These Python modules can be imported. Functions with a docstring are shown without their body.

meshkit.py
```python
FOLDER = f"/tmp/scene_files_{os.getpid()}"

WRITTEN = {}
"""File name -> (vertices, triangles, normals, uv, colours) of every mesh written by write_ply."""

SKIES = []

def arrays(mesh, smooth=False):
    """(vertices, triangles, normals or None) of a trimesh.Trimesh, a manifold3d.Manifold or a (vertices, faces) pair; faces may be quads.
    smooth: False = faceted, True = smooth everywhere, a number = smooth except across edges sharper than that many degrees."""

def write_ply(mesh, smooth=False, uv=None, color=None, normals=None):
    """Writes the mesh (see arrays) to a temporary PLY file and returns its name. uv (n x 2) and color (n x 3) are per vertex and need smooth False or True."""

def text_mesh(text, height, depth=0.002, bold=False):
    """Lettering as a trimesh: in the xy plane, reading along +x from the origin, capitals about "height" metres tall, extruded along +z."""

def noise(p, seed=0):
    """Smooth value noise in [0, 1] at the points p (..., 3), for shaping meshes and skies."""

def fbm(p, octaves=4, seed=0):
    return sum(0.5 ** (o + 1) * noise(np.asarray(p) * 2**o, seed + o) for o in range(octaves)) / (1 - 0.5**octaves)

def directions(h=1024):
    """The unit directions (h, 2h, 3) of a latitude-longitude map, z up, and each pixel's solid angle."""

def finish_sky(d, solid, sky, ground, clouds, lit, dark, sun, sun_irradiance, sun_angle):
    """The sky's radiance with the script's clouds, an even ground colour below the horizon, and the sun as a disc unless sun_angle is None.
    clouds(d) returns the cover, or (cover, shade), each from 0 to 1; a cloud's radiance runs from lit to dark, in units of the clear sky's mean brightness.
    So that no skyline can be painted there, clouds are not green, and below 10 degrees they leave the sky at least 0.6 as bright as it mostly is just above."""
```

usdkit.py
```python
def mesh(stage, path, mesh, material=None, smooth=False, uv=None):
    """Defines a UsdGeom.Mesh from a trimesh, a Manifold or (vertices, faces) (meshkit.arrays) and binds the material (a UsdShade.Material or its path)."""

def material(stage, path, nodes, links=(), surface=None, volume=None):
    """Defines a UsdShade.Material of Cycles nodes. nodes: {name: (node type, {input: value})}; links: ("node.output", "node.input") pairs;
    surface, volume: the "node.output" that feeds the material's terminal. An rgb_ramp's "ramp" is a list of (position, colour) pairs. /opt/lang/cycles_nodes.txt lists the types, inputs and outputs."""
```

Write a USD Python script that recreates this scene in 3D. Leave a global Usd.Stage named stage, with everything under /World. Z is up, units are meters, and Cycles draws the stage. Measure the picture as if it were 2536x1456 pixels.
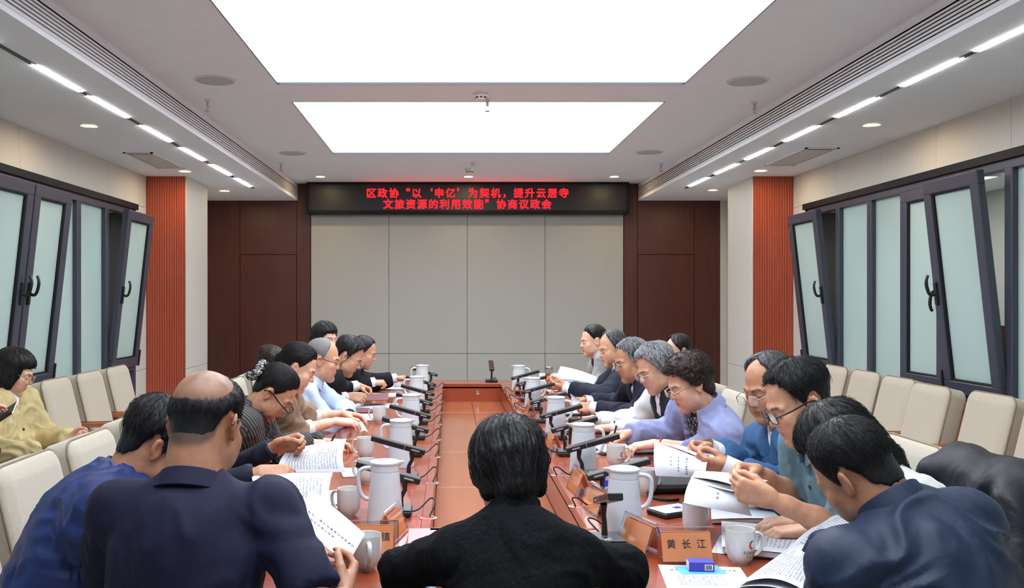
import math, random
import numpy as np
import trimesh, manifold3d, shapely
from shapely.geometry import Polygon
from pxr import Usd, UsdGeom, UsdLux, UsdShade, Sdf, Gf, Vt
import usdkit, meshkit

stage = Usd.Stage.CreateInMemory()
UsdGeom.SetStageUpAxis(stage, 'Z')
UsdGeom.SetStageMetersPerUnit(stage, 1.0)
stage.DefinePrim('/World', 'Xform')
stage.SetDefaultPrim(stage.GetPrimAtPath('/World'))

# ---------------------------------------------------------------- camera, light levels, exposure
EYE = 1.5
FPX, CX, CY = 2200.0, 1115.0, 741.0            # focal length and principal point, in pixels of the 2536 x 1456 picture
cam = UsdGeom.Camera.Define(stage, '/World/camera')
cam.CreateHorizontalApertureAttr(36.0)
cam.CreateVerticalApertureAttr(36.0 * 1456 / 2536)
cam.CreateFocalLengthAttr(36.0 * FPX / 2536)
cam.CreateHorizontalApertureOffsetAttr((1268 - CX) / 2536 * 36.0)
cam.CreateVerticalApertureOffsetAttr((CY - 728) / 2536 * 36.0)
cam.CreateClippingRangeAttr(Gf.Vec2f(0.05, 200))
cam.CreateExposureAttr(1.2)
cam.AddTranslateOp().Set(Gf.Vec3d(0, 0, EYE))
cam.AddRotateXOp().Set(90)
PANEL_GLOW, TUBE_GLOW, SPOT_GLOW, CORRIDOR_GLOW, SIGN_GLOW = 2.6, 9.0, 85.0, 6.0, 1.7
sky = UsdLux.DomeLight.Define(stage, '/World/sky')
sky.CreateIntensityAttr(0.02)

# ---------------------------------------------------------------- helpers
PI = math.pi
_names = {}


def numbered(path):
    n = _names.get(path, 0)
    _names[path] = n + 1
    return path if n == 0 else f'{path}_{n:03d}'


def tag(p, label=None, cat=None, group=None, kind=None):
    p = p.GetPrim() if hasattr(p, 'GetPrim') else p
    for k, v in (('label', label), ('category', cat), ('group', group), ('kind', kind)):
        if v:
            p.SetCustomDataByKey(k, v)
    return p


def thing(name, label, cat, loc=(0, 0, 0), rotz=0, group=None, kind=None):
    x = UsdGeom.Xform.Define(stage, numbered('/World/' + name))
    x.AddTranslateOp().Set(Gf.Vec3d(*map(float, loc)))
    x.AddRotateZOp().Set(math.degrees(rotz))
    return tag(x, label, cat, group, kind)


def holder(name, parent):
    return UsdGeom.Xform.Define(stage, numbered(str(parent.GetPath()) + '/' + name)).GetPrim()


def obj(name, mesh, m, parent=None, smooth=False, uv=None, col=None, label=None, kind=None):
    root = str(parent.GetPath()) if parent is not None else '/World'
    o = usdkit.mesh(stage, numbered(f'{root}/{name}'), mesh, m, smooth=smooth, uv=uv)
    if col is not None:
        UsdGeom.PrimvarsAPI(o).CreatePrimvar('col', Sdf.ValueTypeNames.Color3fArray, 'vertex').Set(Vt.Vec3fArray.FromNumpy(np.asarray(col, np.float32)))
    return tag(o, label=label, kind=kind)


def struct(name, mesh, m, parent=None, smooth=False):
    p = obj(name, mesh, m, parent, smooth)
    if parent is None:
        tag(p, kind='structure')
    return p


def dup(root, loc, rotz=0, label=None, group=None):
    was = root.GetCustomData()
    r = thing(root.GetName()[:-4] if root.GetName()[-3:].isdigit() else root.GetName(), label or was['label'], was['category'], loc, rotz, group or was.get('group'))
    r.GetReferences().AddInternalReference(root.GetPath())
    r.SetInstanceable(True)
    return r


def move(p, loc, rotz=0):
    p.GetAttribute('xformOp:translate').Set(Gf.Vec3d(*map(float, loc)))
    p.GetAttribute('xformOp:rotateZ').Set(math.degrees(rotz))


def join(*ms):
    vs, fs, n = [], [], 0
    for m in ms:
        v, f, _ = meshkit.arrays(m)
        vs.append(v)
        fs.append(np.asarray(f) + n)
        n += len(v)
    return trimesh.Trimesh(np.vstack(vs), np.vstack(fs), process=False)


def box(x0, x1, y0, y1, z0, z1, b=0.0):
    """A box between the given planes, its edges cut back by b."""
    if b <= 0:
        m = trimesh.creation.box([x1 - x0, y1 - y0, z1 - z0])
        m.apply_translation([(x0 + x1) / 2, (y0 + y1) / 2, (z0 + z1) / 2])
        return m
    pts = []
    for x, sx in ((x0, 1), (x1, -1)):
        for y, sy in ((y0, 1), (y1, -1)):
            for z, sz in ((z0, 1), (z1, -1)):
                pts += [(x, y + sy * b, z + sz * b), (x + sx * b, y, z + sz * b), (x + sx * b, y + sy * b, z)]
    return hull(pts)


def hull(pts):
    m = manifold3d.Manifold.hull_points(np.asarray(pts, np.float64)).to_mesh()
    return trimesh.Trimesh(m.vert_properties[:, :3], m.tri_verts, process=False)


def rbox(sx, sy, sz, r, n=3):
    """Rounded box about the origin."""
    s = trimesh.creation.icosphere(n - 1, r).vertices
    return hull(np.vstack([s + [a * (sx / 2 - r), b * (sy / 2 - r), c * (sz / 2 - r)] for a in (-1, 1) for b in (-1, 1) for c in (-1, 1)]))


def moved(m, t=(0, 0, 0), rx=0, ry=0, rz=0, s=None):
    m = m.copy()
    T = trimesh.transformations
    if s is not None:
        m.apply_scale(s)
    for a, ax in ((rx, [1, 0, 0]), (ry, [0, 1, 0]), (rz, [0, 0, 1])):
        if a:
            m.apply_transform(T.rotation_matrix(a, ax))
    m.apply_translation(t)
    return m


def tube(pts, r, n=8, caps=True):
    p = np.asarray(pts, float)
    r = np.broadcast_to(np.asarray(r, float), (len(p),))
    t = np.gradient(p, axis=0)
    t /= np.linalg.norm(t, axis=1, keepdims=True) + 1e-12
    up = np.array([0, 0, 1.0]) if abs(t[0, 2]) < 0.9 else np.array([1.0, 0, 0])
    a = np.zeros_like(p)
    for i in range(len(p)):
        up = up - t[i] * (up @ t[i])
        up = up / np.linalg.norm(up)
        a[i] = up
    b = np.cross(t, a)
    ang = np.arange(n) * 2 * PI / n
    v = (p[:, None] + r[:, None, None] * (np.cos(ang)[None, :, None] * a[:, None] + np.sin(ang)[None, :, None] * b[:, None])).reshape(-1, 3)
    f = []
    for i in range(len(p) - 1):
        for j in range(n):
            k = (j + 1) % n
            f += [(i * n + j, i * n + k, (i + 1) * n + k), (i * n + j, (i + 1) * n + k, (i + 1) * n + j)]
    if caps:
        c0, c1 = len(v), len(v) + 1
        v = np.vstack([v, p[:1], p[-1:]])
        m = (len(p) - 1) * n
        for j in range(n):
            k = (j + 1) % n
            f += [(c0, k, j), (c1, m + j, m + k)]
    return trimesh.Trimesh(v, np.array(f), process=False)


def spline(pts, n=24):
    from scipy.interpolate import CubicSpline
    p = np.asarray(pts, float)
    d = np.r_[0, np.cumsum(np.linalg.norm(np.diff(p, axis=0), axis=1))]
    return CubicSpline(d, p)(np.linspace(0, d[-1], n))


def lathe(profile, n=32):
    m = trimesh.creation.revolve(np.asarray(profile, float), sections=n)
    return m


def sheet(P, t=0.0004):
    """A thin sheet of paper from a grid P (u, v, 3) with uv over the grid; two faces a hair apart."""
    P = np.asarray(P, float)
    nu, nv = P.shape[:2]
    du, dv = np.gradient(P, axis=0), np.gradient(P, axis=1)
    nrm = np.cross(du, dv)
    nrm /= np.linalg.norm(nrm, axis=2, keepdims=True) + 1e-12
    u, w = np.meshgrid(np.linspace(0, 1, nu), np.linspace(0, 1, nv), indexing='ij')
    top, bot = (P + nrm * t / 2).reshape(-1, 3), (P - nrm * t / 2).reshape(-1, 3)
    idx = np.arange(nu * nv).reshape(nu, nv)
    q = np.stack([idx[:-1, :-1], idx[1:, :-1], idx[1:, 1:], idx[:-1, 1:]], -1).reshape(-1, 4)
    k = nu * nv
    rim = np.r_[idx[:, 0], idx[-1, 1:], idx[-2::-1, -1], idx[0, -2:0:-1]]
    r2 = np.roll(rim, -1)
    side = np.stack([r2, rim, rim + k, r2 + k], -1)
    F = np.vstack([q, q[:, ::-1] + k, side])
    tri = np.vstack([F[:, [0, 1, 2]], F[:, [0, 2, 3]]])
    uv = np.stack([u.ravel(), w.ravel()], 1)
    return trimesh.Trimesh(np.vstack([top, bot]), tri, process=False), np.vstack([uv, uv])


def at(px, py, y):
    """The point of the room seen at pixel (px, py) at depth y."""
    return np.array([(px - CX) * y / FPX, y, EYE - (py - CY) * y / FPX])


def L(r, g, b):
    """sRGB 0..255 to linear."""
    return tuple(float(x / 12.92 if x <= 0.04045 else ((x + 0.055) / 1.055) ** 2.4) for x in np.array([r, g, b]) / 255.0)


# ---------------------------------------------------------------- materials
LOOK = {}


def mat(name, nodes, links=(), surface='p.BSDF', volume=None):
    LOOK[name] = usdkit.material(stage, '/World/Looks/' + name, nodes, links, surface=surface, volume=volume)
    return LOOK[name]


def plain(name, color, rough=0.5, **kw):
    return mat(name, {'p': ('principled_bsdf', dict(base_color=color, roughness=rough, **kw))})


def speckled(name, color, color2, scale=60, rough=0.6, bump=0.0, bscale=None, stretch=(1, 1, 1), detail=4, dist=0.002, lo=0.35, hi=0.65, **kw):
    """Two tones mixed by noise in object space, with a fine relief."""
    nodes = {'c': ('texture_coordinate', {}), 'm': ('mapping', {'scale': stretch}), 'n': ('noise_texture', {'scale': scale, 'detail': detail}),
             'r': ('rgb_ramp', {'ramp': [(lo, color), (hi, color2)]}), 'p': ('principled_bsdf', dict(roughness=rough, **kw))}
    links = [('c.object', 'm.vector'), ('m.vector', 'n.vector'), ('n.fac', 'r.fac'), ('r.color', 'p.base_color')]
    if bump:
        nodes['n2'] = ('noise_texture', {'scale': bscale or scale, 'detail': 3})
        nodes['b'] = ('bump', {'strength': bump, 'distance': dist})
        links += [('m.vector', 'n2.vector'), ('n2.fac', 'b.height'), ('b.normal', 'p.normal')]
    return mat(name, nodes, links)


def wood(name, a, b, rough=0.3, axis='z', scale=3.0, coat=0.0, crough=0.06, long=0.08, **kw):
    st = {'x': (long, 1, 1), 'y': (1, long, 1), 'z': (1, 1, long)}[axis]
    return mat(name, {'c': ('texture_coordinate', {}), 'm': ('mapping', {'scale': st}), 'n': ('noise_texture', {'scale': scale * 10, 'detail': 6, 'distortion': 0.6}),
                      'n1': ('noise_texture', {'scale': scale, 'detail': 3}), 'x': ('mix_float', {'fac': 0.45}),
                      'r': ('rgb_ramp', {'ramp': [(0.3, a), (0.7, b)]}), 'p': ('principled_bsdf', dict(roughness=rough, coat_weight=coat, coat_roughness=crough, **kw))},
               [('c.object', 'm.vector'), ('m.vector', 'n.vector'), ('c.object', 'n1.vector'), ('n.fac', 'x.a'), ('n1.fac', 'x.b'), ('x.result', 'r.fac'), ('r.color', 'p.base_color')])


def glow(name, color, strength):
    return mat(name, {'e': ('emission', {'color': color, 'strength': strength})}, surface='e.emission')


glow('light_panel_film', (0.92, 0.99, 1.08), PANEL_GLOW)
glow('tube_light', (0.98, 0.99, 1.0), TUBE_GLOW)
glow('spot_light', (1.0, 0.74, 0.42), SPOT_GLOW)
glow('corridor_light', (0.95, 1.0, 1.0), CORRIDOR_GLOW)
glow('led_red', (1.0, 0.008, 0.012), SIGN_GLOW)
speckled('ceiling_paint', (0.83, 0.86, 0.90), (0.85, 0.88, 0.92), 8, 0.8)
speckled('cream_panel', (0.57, 0.55, 0.50), (0.61, 0.585, 0.53), 90, 0.75, bump=0.15, bscale=400)
speckled('grey_panel', (0.41, 0.405, 0.375), (0.44, 0.435, 0.40), 120, 0.8, bump=0.2, bscale=500)
plain('joint_dark', (0.05, 0.045, 0.04), 0.7)
plain('joint_wall', (0.30, 0.27, 0.23), 0.8)
wood('mahogany', (0.062, 0.015, 0.011), (0.095, 0.025, 0.019), 0.38, 'z', 2.5)
wood('red_slat', (0.31, 0.040, 0.016), (0.40, 0.060, 0.024), 0.38, 'z', 4)
plain('slat_backing', (0.30, 0.10, 0.05), 0.6)
plain('slat_inlay', (0.60, 0.26, 0.15), 0.5)
wood('table_wood', (0.25, 0.038, 0.010), (0.33, 0.062, 0.016), 0.32, 'y', 3, coat=0.6, crough=0.03)
wood('table_wood_across', (0.25, 0.038, 0.010), (0.33, 0.062, 0.016), 0.32, 'x', 3, coat=0.6, crough=0.03)
wood('table_well', (0.34, 0.098, 0.038), (0.41, 0.130, 0.052), 0.24, 'y', 2, coat=0.7, crough=0.12)
wood('chair_wood', (0.26, 0.070, 0.020), (0.36, 0.115, 0.038), 0.3, 'x', 5, coat=0.4)
speckled('carpet', (0.42, 0.42, 0.42), (0.50, 0.50, 0.50), 150, 0.95, bump=0.4)
plain('frame_grey', L(60, 63, 77), 0.38)
plain('frame_dark', L(20, 21, 26), 0.6, specular_ior_level=0.25)
plain('black_plastic', (0.012, 0.012, 0.013), 0.35)
plain('black_rubber', (0.01, 0.01, 0.01), 0.7)
plain('white_enamel', (0.74, 0.74, 0.75), 0.3)
plain('white_metal', (0.7, 0.7, 0.7), 0.45)
plain('chrome', (0.75, 0.75, 0.75), 0.18, metallic=1.0)
plain('steel', (0.55, 0.55, 0.55), 0.32, metallic=1.0)
plain('grille_dark', (0.02, 0.02, 0.022), 0.8)
speckled('mesh_grey', (0.38, 0.38, 0.40), (0.58, 0.58, 0.60), 900, 0.7)
# panes: reflection grows towards grazing view, the same from both faces
def pane(name, base, glossy_rough, lo=0.04, hi=0.75):
    nodes = {'w': ('layer_weight', {'blend': 0.5}), 'p4': ('math', {'math_type': 'power', 'value2': 4.0}), 'k': ('math', {'math_type': 'multiply_add', 'value2': hi - lo, 'value3': lo}),
             'g': ('glossy_bsdf', {'color': (1, 1, 1), 'roughness': glossy_rough}), 'o': ('mix_closure', {}), **base[0]}
    mat(name, nodes, [('w.facing', 'p4.value1'), ('p4.value', 'k.value1'), ('k.value', 'o.fac'), (base[2], 'o.closure1'), ('g.BSDF', 'o.closure2'), *base[1]], surface='o.closure')


pane('frosted_glass', ({'d': ('diffuse_bsdf', {'color': (0.66, 0.76, 0.74)}), 't': ('translucent_bsdf', {'color': (0.72, 0.85, 0.83)}), 'm': ('mix_closure', {'fac': 0.6})}, [('d.BSDF', 'm.closure1'), ('t.BSDF', 'm.closure2')], 'm.closure'), 0.25, 0.04, 0.5)
pane('clear_acrylic', ({'d': ('transparent_bsdf', {'color': (0.94, 0.95, 0.96)})}, [], 'd.BSDF'), 0.04, 0.045, 0.6)
pane('lens', ({'d': ('transparent_bsdf', {'color': (0.97, 0.975, 0.98)})}, [], 'd.BSDF'), 0.03, 0.04, 0.5)
M = LOOK

GLYPHS = {
 '区': '12838583857718771816871687101210/2327373747462765276631695251616267737370686157477627712252422922',
 '政': '0622112311621762172426262675087507824882487532753356455645545167578863876072877287658165774570297820881284077414662358144607421254206229535347454250324933284831482508150715.576462456636714975655865',
 '协': '28113620432948415053516536653671517151875887587176717530721370096708560853085114651467176824706458655441482441153307/7754835588318230/2933334337564355404234313330/076107671768178823882368336733612361230717071761',
 '“': '75727781818686898885828180758475877388718767846479647667/5875628369897185658163756875707371687066656461655869',
 '以': '3412482058326342665270847784745668348121881182076428551744093806/36774280516655594956/122115241728178124812429443846321616',
 '‘': '74727681808685898785818179758375867387718667836478647567',
 '申': '1376437743885088507682768227752774315031500743074331203119261326.5038743875515051.5058745775705070.1938433843512051.1958435743702070',
 '亿': '362438304339717237733779807984775139453042244320471875177821803585338522821476114511401337163619/065218682787348625682507190719571046',
 '’': '07671270157615771177087907851188168820821973166811640964',
 '为': '0813182128333445385938601060106739673988468846678267802478157510690855085215681471187434756045604039302323161308/4746524965325929/1783238532732670',
 '契': '06122617342239273929082908354235444441474952545857655976477747838483835681467744664464507449765178766577636360565347474350434935863586295428602267187615881384077109601453204729391829120907/0856245623631163116824682475097509802380248830883080448044753075306843684363306330564456455030503042244224500850',
 '机': '34114223453647484783768376167814821483158430892888118408750872097012697753765344502745153907/053015452162086308692269228829882969426942632963295542403835294629072207224715320924',
 '，': '1509231526212622222219251827193223352834303232273220291424081705',
 '提': '2811331637234140474045314726521957175744354435508650864463446334813481296328631588148608680858094914432238123307/3985818581563956.4562746174684568.4574747374804580/064117451764076407701770188824882470337033642464244732493343244024142310200909080814171418370735',
 '升': '07121518212525342744274607460752275327721068087332804787518134743453615361866886685387528746684668076107604634463231251819121207',
 '云': '08568656864945493634251968225838644178218410780773157116271215101318222635490849/1881778177741874',
 '居': '06101122153716838183816257615752865286465746573679367907730772103610350729072935503650462246202716141207.2268746774772377.3516721673293630.2362235251525062',
 '寺': '075407604360437115711578437843885088507880788071507150608760875466536643854385366636661465116008460844145614591559360936094359435953/213126343526401934162823',
 '文': '061327224232314621660766077346734087478954754973877387667366634553326821881484076514472731161007.29663651473758496565',
 '旅': '45124819485866637968846368586856714381528649733678248714830874196734625654545418672468184807/396148755388598756768676867053704557/061111201429175217670767077324732086258830762574427342672367235639563825371333092208211428143116334033502350213117171107',
 '资': '3269407746885287498081808579786572677575637561706764726086548349795069555964505535483253435848615367567446753665/49205225711985128107/19477647762369236941264125221922/0712221532194026453851384929462342183714261011071007/07581159336534601052/10801485277932752971',
 '源': '7230783388168213/2211282232383351338487848778397739473625321628082707/4437446758686076677565678367833766376611650962075107501260136037.5042774277505150.5055775577625162/37164323473253304212/1182158729772572/081221392240273616121408/0758106325542149',
 '的': '1174207424883187277441744116171617091109.1723352235431743.1750354935681768/4256507156886287597485748227811677107209580956157014721574187735786856684853/5251575471346531',
 '利': '61137513771577868386831179086407/5529557862786229/05251639245507550762266226760974077927834387488232783262496249553355324949344529324132072607264418310919',
 '用': '061112221635168281828114790974086107581372147415743451345108440844342234181914101107.5162746174755175.5155514074407455.2341444044552355.2362446144752375',
 '效': '3264386747524249/46475669608866876372877287668265774471297919881284077712672358144707421154196329555054505043.595962466736724975656166/087527752186268833783075487548690869/07141723263415462049294133524051333544203916302922191109/0648125618672365185411441044',
 '能': '51475847583379428141843758275816611479148117822588238714840979086008560853105116/518858885873788183775868585861557855805881658763865584518049594953525157/0869137422882886187036713080368343724764426139651063/125743564313410937072807261337143625182518071207.1831363037381838.1851184437443651',
 '”': '2367297231763177277725782381238527883188348536823573316827642564/06671170147614771077077907851088158819821873156810640864',
 '商': '087308784578428748885378867886736272687062608160811280107508630761127312751375542054200714071360326127703073.34733963346054606172/5654734170365249/313863386318371836143114.3733362358235733/22413853435134422636',
 '议': '31114420552949384351368042824856534559356441695473687682838279637550714164297519891284077014592449143506/5184568665685965/0754076026602623362939242009161419221954/1382188529722468',
 '会': '075830703877478854855181617374658859835369606854265426601252.477729616761/11371144844484374537281866205731633475218310770771141709151625243637',
 '黄': '0860086630663074147414802980308836883780578058886588658081808174657465668666866050595153775377231723175343534359.5041704171485148.5136512871287036.3666586658743774.2429432843352436.2441434143482448/5518592286118107/081123163422401829121407',
 '长': '084708542554258732873254865486475346593666287521881584097314642057275037454732473218532253162407211325182547/3863567371867783667248604358',
 '江': '321332195520557336733680838083736273622087198713/101226412741313619151508/1282168731772772/0758106327542349',
 '镇': '3823382945304569576958744174418059806188678766808580857465746369826982308729872371238711820766197023562360194307391249185423.5140753976445145.5159755876635164.5129752976355135.5149754976545154/083808442145215613561362376237562756274538443838273827203724381819081612191621192138/066614771988258622783878387218721060',
 '北': '53866086605871648173866760506019611679168120823489318717851282096009561054145318/062531343159095909663166318638863808310831270918',
 '京': '097109774477408745894689537785778571/6329693285137909/2063756375385137511249094407310729134213441444372038.2644684368572658/081417232332303023201310',
 '房': '0610112314361579447942864888537981798158535859495647844784414841473478337617731068085508531368147018712845284018341225072112301735223929413941412541254752474756515851582258213917191207.2265746474732274',
 '山': '12701970192143204387508750217420757082708207750774141214',
}

# ================================================================ THE ROOM
XL, XR, YB, YF = -2.96, 3.34, 10.77, -1.6      # side walls, far wall, wall behind the camera
ZC, ZS = 2.90, 2.695                           # main ceiling, lowered border
SL, SR = -1.85, 2.28                           # inner faces of the lowered border
PIER_Y0, PIER_Y1, PIER_L, PIER_R = 8.65, 9.40, -2.58, 2.95

struct('floor', box(XL - 2.2, XR + 2.2, YF - 0.2, YB + 0.3, -0.12, 0.0), M['carpet'])

# ceiling: boards round the three luminous panels, border boxes at both sides
PX0, PX1 = -1.125, 1.525
PY = [(0.76, 3.02), (3.53, 5.79), (6.30, 8.56)]
ceil = thing('ceiling', None, None, kind='structure')
top = ZC + 0.12
boards = [box(SL, PX0, YF, YB, ZC, top), box(PX1, SR, YF, YB, ZC, top), box(PX0, PX1, YF, PY[0][0], ZC, top)]
for (a, b), (c, d) in zip(PY, PY[1:]):
    boards.append(box(PX0, PX1, b, c, ZC, top))
boards.append(box(PX0, PX1, PY[-1][1], YB, ZC, top))
obj('ceiling_board', join(*boards), M['ceiling_paint'], ceil)
GY1 = YB - 0.02
for x0, x1, xin in ((XL - 0.05, SL - 0.07, SL), (SR + 0.07, XR + 0.05, SR)):
    s = 1 if x0 < 0 else -1
    obj('border_board', join(box(x0 - (0 if s > 0 else 0), x1, YF, YB, ZS, ZS + 0.02), box(min(xin, xin - s * 0.07), max(xin, xin - s * 0.07), YF, YB, ZS, ZS + 0.034),
                             box(min(xin, xin - s * 0.07), max(xin, xin - s * 0.07), YF, YB, ZC - 0.055, ZC + 0.02)), M['ceiling_paint'], ceil)
obj('ceiling_slab', join(box(XL - 2.2, SL, YF, YB, top, top + 0.05), box(SR, XR + 2.2, YF, YB, top, top + 0.05)), M['ceiling_paint'], ceil)
for i, (a, b) in enumerate(PY):
    w = ('rear one over the photographer', 'nearer of the two in view', 'farther one, nearest the sign')[i]
    p = thing('light_panel', f'large luminous stretch ceiling panel, {w}', 'ceiling light', ((PX0 + PX1) / 2, (a + b) / 2, ZC))
    hx, hy = (PX1 - PX0) / 2, (b - a) / 2
    obj('lit_film', box(-hx + 0.004, hx - 0.004, -hy + 0.004, hy - 0.004, 0.012, 0.02), M['light_panel_film'], p)
    e = 0.006
    obj('edge_trim', join(box(-hx, hx, -hy, -hy + e, -0.002, -0.0002), box(-hx, hx, hy - e, hy, -0.001, 0.02), box(-hx, -hx + e, -hy, hy, -0.001, 0.02), box(hx - e, hx, -hy, hy, -0.001, 0.02)), M['frame_grey'], p)

# slot grilles in the vertical faces of the border
for side, xin, s in (('left', SL, -1), ('right', SR, 1)):
    g = thing('air_grille', f'long linear slot air grille in the {side} ceiling border', 'air vent', (xin, 0, 0))
    y0 = YF
    obj('dark_slot', box(min(s * 0.028, s * 0.07), max(s * 0.028, s * 0.07), y0, GY1, ZS + 0.034, ZC - 0.055), M['grille_dark'], g)
    z0, z1, n = ZS + 0.034, ZC - 0.055, 6
    for k in range(n):
        z = z0 + (k + 0.5) * (z1 - z0) / n
        obj('slat', moved(box(-0.016, 0.016, y0, GY1, -0.005, 0.005), (s * 0.012, 0, z), ry=s * -0.35), M['white_metal'], g)
    obj('grille_frame', join(box(min(0, s * 0.03), max(0, s * 0.03), GY1, YB, z0 - 0.01, z1 + 0.01), box(min(-s * 0.004, s * 0.03), max(-s * 0.004, s * 0.03), y0, YB, z0 - 0.008, z0), box(min(-s * 0.004, s * 0.03), max(-s * 0.004, s * 0.03), y0, YB, z1, z1 + 0.02)), M['white_metal'], g)

# line lamps on black tracks under the border
segs = {'left': (-2.12, [(3.55, 4.12), (4.525, 5.095), (5.22, 5.83), (6.10, 6.72), (6.99, 7.64), (7.86, 8.54), (8.75, 9.42)]),
        'right': (2.53, [(3.65, 4.27), (4.40, 4.97), (5.26, 5.82), (6.11, 6.71), (6.99, 7.59), (7.82, 8.46), (8.70, 9.38)])}
for side, (x, ss) in segs.items():
    t = thing('track_light', f'black ceiling track with bright line lamps above the {side} windows', 'track light', (x, 0, ZS))
    obj('track', box(-0.014, 0.014, 0.2, 9.56, -0.0035, 0.002), M['black_plastic'], t)
    for a, b in [(0.4, 1.0), (1.3, 1.9), (2.1, 2.7)] + ss:
        obj('line_lamp', box(-0.018, 0.018, a, b, -0.0075, -0.003, 0.002), M['tube_light'], t)

# recessed spots
spots = [((-2.48, 6.10), ZS, 'left ceiling border, over the window wall'), ((-2.47, 8.27), ZS, 'left ceiling border, just before the red pillar'), ((-2.48, 9.77), ZS, 'left ceiling border, beyond the red pillar'),
         ((2.88, 6.07), ZS, 'right ceiling border, over the window wall'), ((2.88, 8.24), ZS, 'right ceiling border, just before the red pillar'), ((2.87, 9.70), ZS, 'right ceiling border, beyond the red pillar'),
         ((-1.48, 10.13), ZC, 'left end of the row above the red sign'), ((0.207, 10.13), ZC, 'middle of the row above the red sign'), ((1.87, 10.13), ZC, 'right end of the row above the red sign'),
         ((-2.48, 3.9), ZS, 'left ceiling border, nearest the camera'), ((2.88, 3.9), ZS, 'right ceiling border, nearest the camera')]
ring = lathe([(0.044, -0.001), (0.058, -0.005), (0.062, 0.0), (0.044, 0.001), (0.044, -0.001)], 28)
lampd = lathe([(0.0, -0.002), (0.044, -0.002), (0.044, 0.0), (0.0, 0.0)], 28)
d0 = None
for (x, y), z, w in spots:
    lab = f'round warm recessed downlight, {w}'
    if d0 is None:
        d0 = thing('downlight', lab, 'downlight', (x, y, z - 0.002))
        obj('trim_ring', ring, M['white_metal'], d0, smooth=30)
        obj('lamp_disc', lampd, M['spot_light'], d0)
    else:
        dup(d0, (x, y, z - 0.002), 0, lab)

# ceiling speakers
sp0 = None
for x, y, w in ((-1.505, 5.68, 'left, nearer'), (-1.51, 8.51, 'left, farther'), (1.91, 5.70, 'right, nearer'), (1.895, 8.46, 'right, farther')):
    lab = f'round grey mesh ceiling speaker, {w} of its side'
    if sp0 is None:
        sp0 = thing('ceiling_speaker', lab, 'speaker', (x, y, ZC - 0.001))
        obj('mesh_cover', lathe([(0.0, -0.006), (0.06, -0.0055), (0.118, -0.003), (0.118, 0.0), (0.0, 0.0)], 40), M['mesh_grey'], sp0, smooth=40)
        obj('rim', lathe([(0.118, -0.005), (0.130, -0.003), (0.132, 0.0), (0.118, 0.0), (0.118, -0.005)], 40), M['white_metal'], sp0, smooth=30)
    else:
        dup(sp0, (x, y, ZC - 0.001), 0, lab)

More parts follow.
